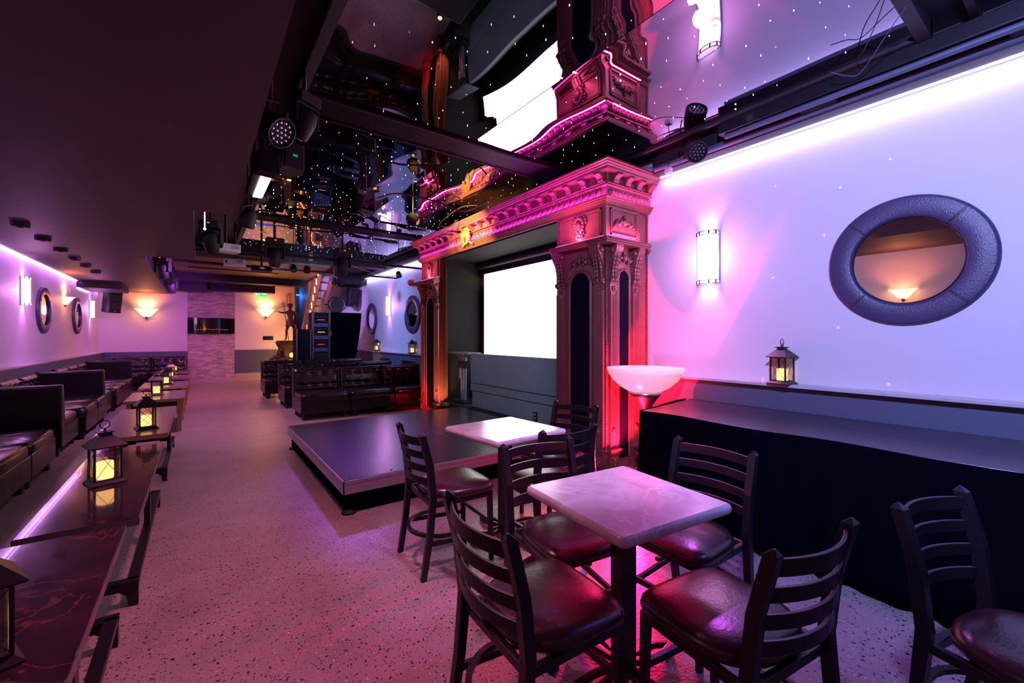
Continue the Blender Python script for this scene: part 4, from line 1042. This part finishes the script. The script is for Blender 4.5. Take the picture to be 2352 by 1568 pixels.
# ------------------------------------------------------------------ statue on a root base
def skin(name, verts, edges, radii, m, parent=None, sub=2):
    me = bpy.data.meshes.new(name); me.from_pydata(verts, edges, []); o = bpy.data.objects.new(name, me); col.objects.link(o)
    sk = o.modifiers.new('skin', 'SKIN'); sk.use_smooth_shade = True
    for i, r in enumerate(radii): me.skin_vertices[0].data[i].radius = (r, r) if not isinstance(r, tuple) else r
    me.skin_vertices[0].data[0].use_root = True
    o.modifiers.new('sub', 'SUBSURF').levels = sub; o.modifiers['sub'].render_levels = sub
    me.materials.append(M[m]);
    if parent: o.parent = parent
    return o
stt = thing('warrior_statue', 'bronze statue of a striding figure holding a trident on a carved root', 'statue', (2.10, 13.5, 1.302))
# figure faces -x / slightly to the camera; pelvis at z .52
V = [(0, 0, .50), (0, 0, .60), (.0, 0, .70), (.0, 0, .80), (0, 0, .865), (-.01, 0, .93), (0, 0, .99),
     (.10, 0, .79), (.15, .03, .68), (.08, -.05, .62),
     (-.10, 0, .79), (-.20, -.03, .77), (-.31, -.03, .80),
     (-.055, 0, .47), (-.10, -.02, .27), (-.11, 0, .05), (-.155, -.04, .015),
     (.06, 0, .47), (.12, 0, .27), (.20, .02, .06), (.17, -.05, .015)]
E = [(0, 1), (1, 2), (2, 3), (3, 4), (4, 5), (5, 6), (3, 7), (7, 8), (8, 9), (3, 10), (10, 11), (11, 12), (0, 13), (13, 14), (14, 15), (15, 16), (0, 17), (17, 18), (18, 19), (19, 20)]
rad = [.075, .062, .078, .075, .028, .056, .048, .034, .027, .02, .034, .026, .018, .052, .036, .020, .018, .052, .036, .020, .018]
skin('figure', V, E, rad, 'bronze', stt)
MB().lathe([(.055, .945), (.068, .96), (.070, 1.01), (.062, 1.03), (.058, 1.045)], 16).build('headdress', 'bronze', stt)
MB().lathe([(.085, .60), (.10, .52), (.125, .42), (.12, .40), (.09, .44)], 18, sy=.8).build('kilt', 'bronze', stt)
mb = MB(); mb.cyl((-.17, -.06, .93), (-.05, -.06, 0.0), .008, 8)
for k in (-1, 0, 1): mb.tube([(-.17, -.06, .93), (-.175+k*.03, -.06, .97), (-.185+k*.032, -.06, 1.06)], .007, 6)
mb.build('trident', 'bronze', stt)
MB().tube([(.10, .03, .82), (.16, .05, .70), (.15, .06, .5), (.18, .08, .42)], [.04, .06, .05, .01], 8).build('drapery', 'bronze', stt); MB().tube([(-.29, -.03, .80), (-.38, -.03, .81), (-.42, -.03, .79)], .007, 6).build('bow', 'bronze', stt)
rb = thing('root_pedestal', 'gnarled dark carved root pedestal under the bronze statue', 'pedestal', (2.10, 13.5, 0))
mb = MB(); rg = random.Random(5); rings = []
for z, r in ((0, .20), (.3, .22), (.6, .20), (.8, .26), (.95, .34), (1.08, .30), (1.16, .36), (1.26, .38), (1.30, .34)):
    rings.append([(r*(1+.18*math.sin(a*3+z*7)+.12*math.sin(a*5-z*9))*math.cos(a), .7*r*(1+.15*math.sin(a*4+z*5))*math.sin(a), z) for a in [2*PI*i/28 for i in range(28)]])
mb.loft(rings, True, True)
for i in range(16):
    a = rg.uniform(0, 2*PI); z = rg.uniform(.7, 1.15); L = rg.uniform(.2, .42)
    mb.tube([(.22*math.cos(a), .15*math.sin(a), z), ((.22+L*.5)*math.cos(a), .15*math.sin(a), z+.04), ((.24+L*.8)*math.cos(a+.2), .2*math.sin(a), z-.05), ((.22+L)*math.cos(a+.3), .2*math.sin(a), z-.16)], [.07, .06, .045, .015], 8)
mb.build('root', 'root', rb)
MB().ball((-.02, -.32, .90), .055, .05, .07).build('amber_lamp', 'steplight', rb)
sl = point('pedestal_lamp_light', (2.05, 13.1, .9), (1, .42, .08), 5, .05)

# ------------------------------------------------------------------ road case rack, draped booth, horn speaker
rk = thing('equipment_rack', 'open equipment rack with metal edges beside the black draped cube', 'equipment rack', (2.62, 12.40, 0))
mb = MB()
for x in (-.20, .20):
    for y in (-.26, .26): mb.box(x-.02, x+.02, y-.02, y+.02, 0.02, 2.05)
mb.box(-.22, .22, -.28, .28, 2.03, 2.06); mb.box(-.22, .22, -.28, .28, 0.02, .06); mb.build('metal_frame', 'chrome', rk, .003)
MB().box(-.18, .18, -.24, .26, .06, 2.03).build('body', 'black', rk)
for k in range(9):
    z = 1.02+k*.108; mb = MB(); mb.box(-.17, .17, -.262, -.242, z, z+.094); o = mb.build('rack_unit', 'greypanel' if k % 3 else 'wainscot', rk, .002)
    mb = MB()
    for j in range(5): mb.cyl((-.13+j*.06, -.262, z+.047), (-.13+j*.06, -.272, z+.047), .014, 10)
    mb.build('knob', 'chrome', o)
    if k % 3 == 1: MB().box(-.09, .09, -.264, -.262, z+.076, z+.084).build('display', 'redled' if k != 4 else 'steplight', o)
MB().box(.185, .24, -.32, -.27, 1.42, 1.56).build('latch', 'chrome', rk, .004)
bx = thing('flight_case', 'tall purple grey flight case leaning left of the equipment rack', 'case', (2.20, 12.33, .28), 0)
MB().box(-.17, .15, -.25, .25, .28, 1.32).build('body', 'greypanel', bx, .006)
mb = MB()
for x in (-.17, .15):
    for y in (-.25, .25): mb.box(x-.014, x+.014, y-.014, y+.014, .27, 1.33)
mb.box(-.18, .16, -.26, .26, .26, .29); mb.build('metal_edge', 'chrome', bx)
mb = MB()
for x in (-.1, .1):
    for y in (-.18, .18): mb.box(x-.015, x+.015, y-.015, y+.015, -.28, .27)
mb.build('stand_leg', 'chrome', bx)
dc = MB(); rings = []
for f, z in ((0, 2.05), (.02, 2.06), (.1, 1.95), (.35, 1.6), (.6, 1.2), (.8, .9), (1, .55), (1, .02)):
    rings_pts = []
    for (xa, ya, xb, yb2) in ((2.86, 12.12, 3.66, 12.12), (3.66, 12.12, 3.66, 13.0), (3.66, 13.0, 2.86, 13.0), (2.86, 13.0, 2.86, 12.12)):
        for i in range(24):
            t = i/24; x = xa+(xb-xa)*t; y = ya+(yb2-ya)*t; wv = .014*f*math.sin(i*1.9)
            xr = x-(.22*f**1.8 if x > 3.3 else 0)*((x-3.3)/.36 if x > 3.3 else 0)
            rings_pts.append((xr+(wv if xa == xb else 0), y+(wv if ya == yb2 else 0), z))
    rings.append(rings_pts)
dc.loft(rings, True, True); o = dc.build('draped_booth', 'skirt'); tag(o, 'tall cube draped in black cloth in the far right corner', 'draped booth')
hs = thing('horn_speaker', 'octagonal horn speaker standing on top of the black draped cube', 'speaker', (3.06, 12.35, 2.062))
mb = MB(); rO = .235
o8 = lambda r, y: [(r*math.cos(PI/8+PI/4*i), y, .22+r*math.sin(PI/8+PI/4*i)) for i in range(8)]
mb.loft([o8(rO*.7, .22), o8(rO, .05), o8(rO, -.05), o8(rO*.86, -.05), o8(rO*.80, -.02)], True, False); mb.build('housing', 'black', hs)
mb = MB(); mb.lathe([(.195, .0), (.15, .03), (.07, .10), (.03, .14)], 24); 
for i, v in enumerate(mb.v): mb.v[i] = Vector((v.x, -.045+v.z, .22+v.y))
mb.build('horn', 'speakergrille', hs)
MB().torus((0, -.052, .22), .192, .010, 'y', 32, 6).build('rim', 'chrome', hs)
mb = MB()
for s in (-1, 1): mb.cyl((s*.23, 0, .22), (s*.29, 0, .22), .014, 10); mb.ball((s*.29, 0, .22), .025)
mb.build('side_knob', 'black', hs)

def pa_speaker(lab, x, y, z, rz, tilt=8, s=1):
    t = thing('wall_speaker', lab, 'speaker', (x, y, z), rz, 'black loudspeakers on wall brackets'); t.scale = (s, s, s); t.rotation_euler[0] = R(tilt)
    mb = MB(); mb.loft([[(a*.17, b2, q) for a, b2 in ((-1, -.14), (-.8, -.17), (.8, -.17), (1, -.14), (.7, .14), (-.7, .14))] for q in (-.27, .27)], True, False); mb.build('cabinet', 'black', t, .02, 3)
    MB().lathe([(.12, 0), (.125, .006), (.10, -.01), (.03, -.02)], 24).build('woofer_grille', 'speakergrille', t)
    wf = t.children[-1]; wf.rotation_euler = (R(90), 0, 0); wf.location = (0, -.178, -.08)
    mb = MB(); mb.loft([[(s2*a, -.172-d, .14+b2*c) for s2, c in ((-1, -1), (1, -1), (1, 1), (-1, 1))] for a, b2, d in ((.12, .07, .002), (.04, .03, -.02))], True, False); mb.build('horn', 'speakergrille', t)
    MB().box(-.025, .025, -.178, -.172, -.235, -.215).build('badge', 'chrome', t)
    mb = MB(); mb.tube([(0, .13, .1), (0, .24, .18), (0, .26, .30)], .014, 8); mb.build('bracket', 'blackmetal', t)
pa_speaker('black loudspeaker high in the far right corner above the draped cube', 3.86, 13.75, 2.62, R(12))
pa_speaker('black loudspeaker high in the far left corner of the room', -1.86, 15.4, 2.32, R(40))
bell = thing('fire_alarm_bell', 'red fire alarm bell on the right wall beside the far pillar', 'alarm bell', (4.149, 9.72, 2.70))
MB().box(-.05, 0, -.045, .045, -.06, .06).build('back_box', 'red', bell, .005)
mb = MB(); mb.lathe([(.005, .075), (.05, .065), (.082, .035), (.088, 0), (.08, .002)], 24)
for i, v in enumerate(mb.v): mb.v[i] = Vector((-.045-v.z, v.x, v.y))
mb.build('gong', 'red', bell)

# ------------------------------------------------------------------ little pucks on the left ceiling
puck = None
GP = 'small black fittings in a line on the left ceiling'
for i, y in enumerate((7.0, 7.85, 8.7, 9.55, 10.4, 11.3)):
    lab = 'small black ceiling fitting, %s in the line along the left ceiling' % ('nearest', 'second', 'third', 'fourth', 'fifth', 'farthest')[i]
    if puck is None:
        puck = thing('ceiling_fitting', lab, 'ceiling fitting', (-1.58, y, 2.665), 0, GP)
        mb = MB(); mb.loft([[(a*.07*k, b2*.055*k, z) for a, b2 in ((-1, -.5), (-.6, -1), (.6, -1), (1, -.5), (1, .5), (.6, 1), (-.6, 1), (-1, .5))] for k, z in ((1, 0), (1, -.036), (.85, -.046))], True, False); mb.build('housing', 'black', puck)
        MB().lathe([(.028, -.0465), (.024, -.050)], 16).build('lens', 'greypanel', puck)
    else: dup(puck, (-1.58, y, 2.665), 0, lab)

# ------------------------------------------------------------------ stage lights
def ceil_z(x, y):
    if (y < 5.3 and x < .283) or (y < 8.75 and x < -.04) or x < -.7: return 2.665
    if y > 11.3: return 3.12 if x < 2.65 else 3.30
    if x > 3.98: return 3.17
    if .69 < x < 3.76 and .71 < y < 10.9: return 3.36
    return 3.45
def par(lab, loc, aim, s=1, lens='glassblack', group='LED par cans under the ceiling'):
    t = thing('par_can', lab, 'stage light', loc, 0, group); t.scale = (s, s, s)
    d = (Vector(aim)-Vector(loc)).normalized(); q = d.to_track_quat('Z', 'Y').to_matrix().to_4x4()
    MB(q).lathe([(.045, -.11), (.075, -.09), (.095, 0), (.105, .09), (.105, .115), (.095, .115), (.09, .095)], 28).build('can', 'black', t)
    mb = MB(q)
    for k in range(12): a = 2*PI*k/12; mb.ball((.068*math.cos(a), .068*math.sin(a), .098), .013, n=8, m=5)
    for k in range(6): a = 2*PI*k/6; mb.ball((.034*math.cos(a), .034*math.sin(a), .098), .013, n=8, m=5)
    mb.ball((0, 0, .098), .013, n=8, m=5); mb.build('led_lens', 'chrome', t)
    MB(q).torus((0, 0, .114), .100, .006, 'z', 28, 6).build('bezel', 'blackmetal', t)
    mb = MB(); mb.tube([q @ Vector((.115, 0, 0)), q @ Vector((.118, 0, -.08))+Vector((0, 0, .03)), Vector((.05, 0, .17)), Vector((-.05, 0, .17)), q @ Vector((-.118, 0, -.08))+Vector((0, 0, .03)), q @ Vector((-.115, 0, 0))], .007, 6)
    mb.cyl((0, 0, .17), (0, 0, (ceil_z(loc[0], loc[1])-loc[2])/s-.002), .012, 8); mb.build('yoke', 'blackmetal', t)
    return t
def moving_head(lab, loc, rz=0, pitch=20, s=1, led=True, group='moving head lights'):
    t = thing('moving_head', lab, 'stage light', loc, rz, group); t.scale = (s, s, s)
    MB().box(-.11, .11, -.09, .09, -.09, 0).build('base', 'black', t, .01)
    MB().cyl((0, 0, 0), (0, 0, (ceil_z(loc[0], loc[1])-loc[2])/s-.002), .018, 8).build('mount', 'blackmetal', t)
    mb = MB(); mb.box(-.125, -.10, -.05, .05, -.28, -.09); mb.box(.10, .125, -.05, .05, -.28, -.09); mb.box(-.125, .125, -.05, .05, -.115, -.088); mb.build('yoke', 'black', t, .01)
    Rm = Matrix.Translation((0, 0, -.25)) @ Matrix.Rotation(R(pitch), 4, 'X')
    hd = MB(Rm).lathe([(.05, .12), (.085, .10), (.095, .02), (.085, -.06), (.07, -.13), (.06, -.145)], 20).build('head', 'black', t)
    MB(Rm).lathe([(.058, -.146), (.03, -.155)], 20).build('lens', 'glassblack', hd)
    if led: MB().box(-.012, .012, -.093, -.09, -.040, -.026).build('display', 'redled', t)
    return t
# near rail of lights along the edge of the low ceiling
par('LED par can nearest the camera at the edge of the low left ceiling', (.40, 3.35, 2.86), (1.0, 2.6, 2.2), 1.0)
mh = moving_head('moving head light hanging behind the first par can at the low ceiling edge', (.62, 3.40, 3.16), R(30), 30, .8, False)
lb = thing('light_bar', 'glowing white and red LED light bar at the edge of the low left ceiling', 'light bar', (.45, 4.32, 2.76), 0)
MB().box(-.085, .05, -.52, .52, 0, .09).build('housing', 'black', lb, .006)
MB().box(-.03, .046, -.45, .45, -.012, -.001).build('diffuser', 'bar_on', lb)
MB().box(-.06, -.02, -.35, -.31, .09, .69).build('bracket', 'blackmetal', lb); MB().box(-.06, -.02, .31, .35, .09, .69).build('bracket', 'blackmetal', lb)
wn = thing('effect_projector', 'grey vented effect light box between the par can and the glowing bar', 'stage light', (.42, 3.66, 2.70), R(10))
MB().box(-.07, .07, -.06, .10, -.07, .08).build('body', 'greypanel', wn, .015, 3)
mb = MB()
for k in range(6):
    for j in (0, 1): mb.box(-.045+k*.016, -.038+k*.016, -.063, -.059, -.005-j*.035, .022-j*.035)
mb.build('vents', 'black', wn)
mb = MB(); mb.tube([(-.09, 0, 0), (-.1, 0, .14), (.1, 0, .14), (.09, 0, 0)], .006, 6); mb.cyl((0, 0, .14), (0, 0, .74), .01, 8); mb.build('bracket', 'blackmetal', wn)
sb = thing('scanner_light', 'black effect light with small green display beside the glowing bar', 'stage light', (.66, 4.25, 2.98), R(15))
mb = MB(); mb.loft([[(a, b2, z) for a, b2 in ((-.10, -.12), (.07, -.12), (.11, .02), (.07, .13), (-.10, .13))] for z in (-.10, .12)], True, False); mb.build('body', 'black', sb, .01)
MB().box(-.03, .01, -.123, -.12, .0, .02).build('display', 'greenled', sb)
MB().cyl((0, .0, .12), (0, 0, .46), .012, 8).build('bracket', 'blackmetal', sb)
par('small par can at the far end of the glowing light bar', (.42, 5.25, 2.66), (0, 5.9, 1.2), .8)
par('par can hanging just beyond the glowing light bar', (.50, 4.98, 2.86), (1.2, 4.4, 1.2), .75)
# lights at the stepped ceiling corner
moving_head('moving head light at the inner corner of the low ceiling', (.13, 6.6, 2.86), R(-20), 25, 1.0)
o = MB().ball((.06, 6.1, 2.66), .014).cyl((.06, 6.1, 2.66), (.06, 6.1, 3.448), .006, 6).build('white_indicator_lamp', 'whiteled'); tag(o, 'tiny glaring white lamp at the inner corner of the low ceiling', 'lamp')
par('par can at the inner corner of the low ceiling', (.10, 8.1, 2.84), (.9, 7.2, 1.4), .9)
for i, y in enumerate((9.6, 10.8, 12.8)):
    m_ = moving_head('moving head light with red display, %s along the far edge of the low ceiling' % ('nearest', 'middle', 'farthest')[i], (-.50, y, 2.80), R(-25), 20, .95)
# truss pipe and fixtures across the ceiling
tp = MB().cyl((-.04, 8.9, 2.92), (4.1, 8.9, 2.92), .024, 12).build('lighting_pipe', 'blackmetal'); tag(tp, 'long black lighting pipe running across under the mirrored ceiling end', 'pipe')
tp2 = MB().cyl((-.7, 10.6, 2.90), (4.1, 10.6, 2.90), .022, 12).build('lighting_pipe', 'blackmetal'); tag(tp2, 'second black lighting pipe farther down the room', 'pipe')
def projector(lab, loc, rz):
    t = thing('video_projector', lab, 'projector', loc, rz, 'white video projectors')
    mb = MB(); mb.loft([[(a, b2, z) for a, b2 in ((-.16, -.11), (.16, -.11), (.17, .0), (.16, .11), (-.16, .11), (-.17, 0))] for z in (-.055, .055)], True, False); mb.build('body', 'whiteplastic', t, .015, 3)
    mb = MB()
    for k in range(7):
        for j in range(3): mb.box(.03+k*.016, .041+k*.016, -.112, -.105, -.01+j*.018, -.002+j*.018)
    mb.build('vents', 'black', t)
    MB().cyl((-.1, -.12, 0), (-.1, -.10, 0), .03, 14).build('lens', 'glassblack', t)
    mb = MB(); mb.cyl((0, 0, .055), (0, 0, ceil_z(loc[0], loc[1])-loc[2]-.002), .02, 10); mb.box(-.08, .08, -.06, .06, .055, .07); mb.build('mount', 'blackmetal', t)
projector('white video projector hanging nearest at the ceiling step', (.32, 7.45, 2.69), R(15))
projector('white video projector hanging lower behind the nearest one', (.534, 9.2, 2.74), R(-10))
dv = thing('effect_box', 'black twin lens effect box hanging right of the white projectors', 'stage light', (.956, 9.25, 2.68), 0)
MB().box(-.17, .17, -.09, .09, -.05, .05).build('body', 'black', dv, .01)
mb = MB()
for s in (-1, 1): mb.cyl((s*.10, -.09, 0), (s*.10, -.10, 0), .032, 14)
mb.build('lens', 'glassblack', dv); MB().box(-.035, .035, -.093, -.09, -.015, .02).build('display', 'whiteplastic', dv); MB().cyl((0, 0, .05), (0, 0, .675), .02, 10).build('mount', 'blackmetal', dv)
for i, (x, y, z, a, r_, lab) in enumerate((
    (1.075, 8.5, 3.12, 0, 0, 'tall moving head with red lights hanging at the left of the mirrored ceiling end'),
    (2.275, 8.75, 3.12, 10, 0, 'moving head with a red light hanging near the right end of the pipe'))):
    moving_head(lab, (x, y, z), R(a), r_, 1.25)
for i, (x, y, z, lab) in enumerate((
    (1.55, 9.6, 2.80, 'small spotlight on the pipe right of the twin lens box'),
    (1.80, 9.6, 2.80, 'small spotlight second to the right of the twin lens box'),
    (2.55, 10.5, 2.72, 'small spotlight hanging above the draped cube'),
    (3.75, 9.6, 2.86, 'small spotlight hanging by the right wall soffit'))):
    par(lab, (x, y, z), (x-.1, y-1.0, z-1.6), .62, group='small spotlights on the pipes')
mc = thing('mirror_ball_motor', 'small white and black unit hanging centrally below the mirrored ceiling end', 'stage light', (1.76, 9.05, 3.10))
MB().box(-.035, .035, -.03, .03, -.22, -.10).build('white_box', 'whiteplastic', mc, .004); MB().cyl((0, 0, -.10), (0, 0, .255), .012, 8).build('rod', 'blackmetal', mc); MB().ball((0, -.01, -.05), .04).build('sensor', 'chrome', mc)
# fixtures that hang under the mirror, middle
sq = thing('square_flood_light', 'square black flood light hanging below the mirrored ceiling', 'stage light', (1.62, 5.2, 3.0), R(20))
MB().box(-.11, .11, -.05, .05, -.10, .10).build('housing', 'black', sq, .015); MB().box(-.085, .085, -.056, -.05, -.075, .075).build('glass', 'glassblack', sq)
mb = MB(); mb.tube([(-.12, 0, 0), (-.12, 0, .16), (.12, 0, .16), (.12, 0, 0)], .008, 6); mb.cyl((0, 0, .16), (0, 0, .355), .012, 8); mb.build('bracket', 'blackmetal', sq)
db = thing('disco_ball', 'small dark mirror ball hanging below the mirrored ceiling before the portal', 'mirror ball', (2.35, 5.5, 3.0))
mb = MB(); mb.ball((0, 0, 0), .095, n=28, m=16); mb.sm = [False]*len(mb.f); mb.build('ball', 'glassblack', db); MB().cyl((0, 0, .09), (0, 0, .355), .006, 6).build('rod', 'blackmetal', db)
def cable(lab, pts, r=.006, m='wireblack'):
    P_ = []; pts = [Vector(p) for p in pts]
    for k in range(len(pts)-1):
        p0 = pts[max(k-1, 0)]; p1 = pts[k]; p2 = pts[k+1]; p3 = pts[min(k+2, len(pts)-1)]
        for i in range(8):
            t = i/8; P_.append(.5*((2*p1)+(-p0+p2)*t+(2*p0-5*p1+4*p2-p3)*t*t+(-p0+3*p1-3*p2+p3)*t**3))
    P_.append(pts[-1]); o = MB().tube(P_, r, 6).build('cable', m); tag(o, lab, 'cable'); return o
cable('thick black cable arching from the square flood light to the portal', [(1.76, 5.2, 3.1), (2.0, 5.15, 3.19), (2.4, 5.0, 3.14), (2.75, 4.8, 3.02), (3.05, 4.75, 3.2)], .010)
cable('thin pinkish wire hanging in a hook from the ceiling corner at the top right', [(3.1, .5, 3.38), (3.45, .78, 3.30), (3.70, .98, 3.245), (3.66, 1.05, 3.24), (3.58, 1.12, 3.27)], .003, 'wainscot')
cable('thin dark wire curving across the mirrored ceiling at the top right', [(3.1, .70, 3.36), (3.30, .80, 3.31), (3.52, .92, 3.29), (3.69, 1.0, 3.34)], .003)
cable('black cable looping above the middle of the cornice', [(3.25, 5.1, 3.25), (3.12, 5.5, 3.31), (3.05, 5.95, 3.22), (3.1, 6.2, 3.18), (3.15, 5.95, 3.12), (3.2, 5.8, 3.2)], .009)
cable('wires running from the right soffit can to the portal top', [(3.85, 2.35, 3.2), (3.75, 2.6, 3.12), (3.7, 2.8, 3.16), (3.6, 2.95, 3.22), (3.4, 3.1, 3.26)], .004)
cable('pale cable sagging between two lights over the far sofas', [(2.42, 8.9, 2.86), (3.0, 9.1, 2.76), (3.4, 9.3, 2.75), (3.7, 9.5, 2.82)], .007, 'whiteplastic')
# right soffit hardware
pc = par('LED par can with bright lenses on the right soffit above the portal edge', (3.86, 2.32, 3.22), (3.2, 1.5, 2.5), .95)
rt = thing('screen_rail', 'long dark metal roller rail under the right edge of the ceiling', 'rail', (3.86, .1, 3.26))
MB().box(-.06, .06, -2.0, 1.95, -.02, .09).build('casing', 'blackmetal', rt, .006)
MB().cyl((-.02, -2.0, -.045), (-.02, 1.9, -.045), .022, 12).build('tube', 'wainscot', rt)
mb = MB()
for y in (-1.2, .1, 1.2): MB().box(.0, .08, y-.12, y+.12, -.06, -.02).build('bracket', 'greypanel', rt)
wb = MB().box(-.03, .03, -.03, .03, -.03, .03).build('small_white_box', 'whiteplastic', None, .006); wb.location = (3.9, 2.62, 3.12); MB().cyl((0, 0, .03), (0, 0, .33), .004, 6).build('hanging_wire', 'wireblack', wb); tag(wb, 'small white plastic box hanging on wires beside the soffit par can', 'junction box')
sw = MB().box(-2.199, -2.19, 12.85, 12.93, 2.33, 2.45).build('wall_panel', 'whiteplastic'); tag(sw, 'small white panel high on the left wall above the farther mirror', 'wall panel')
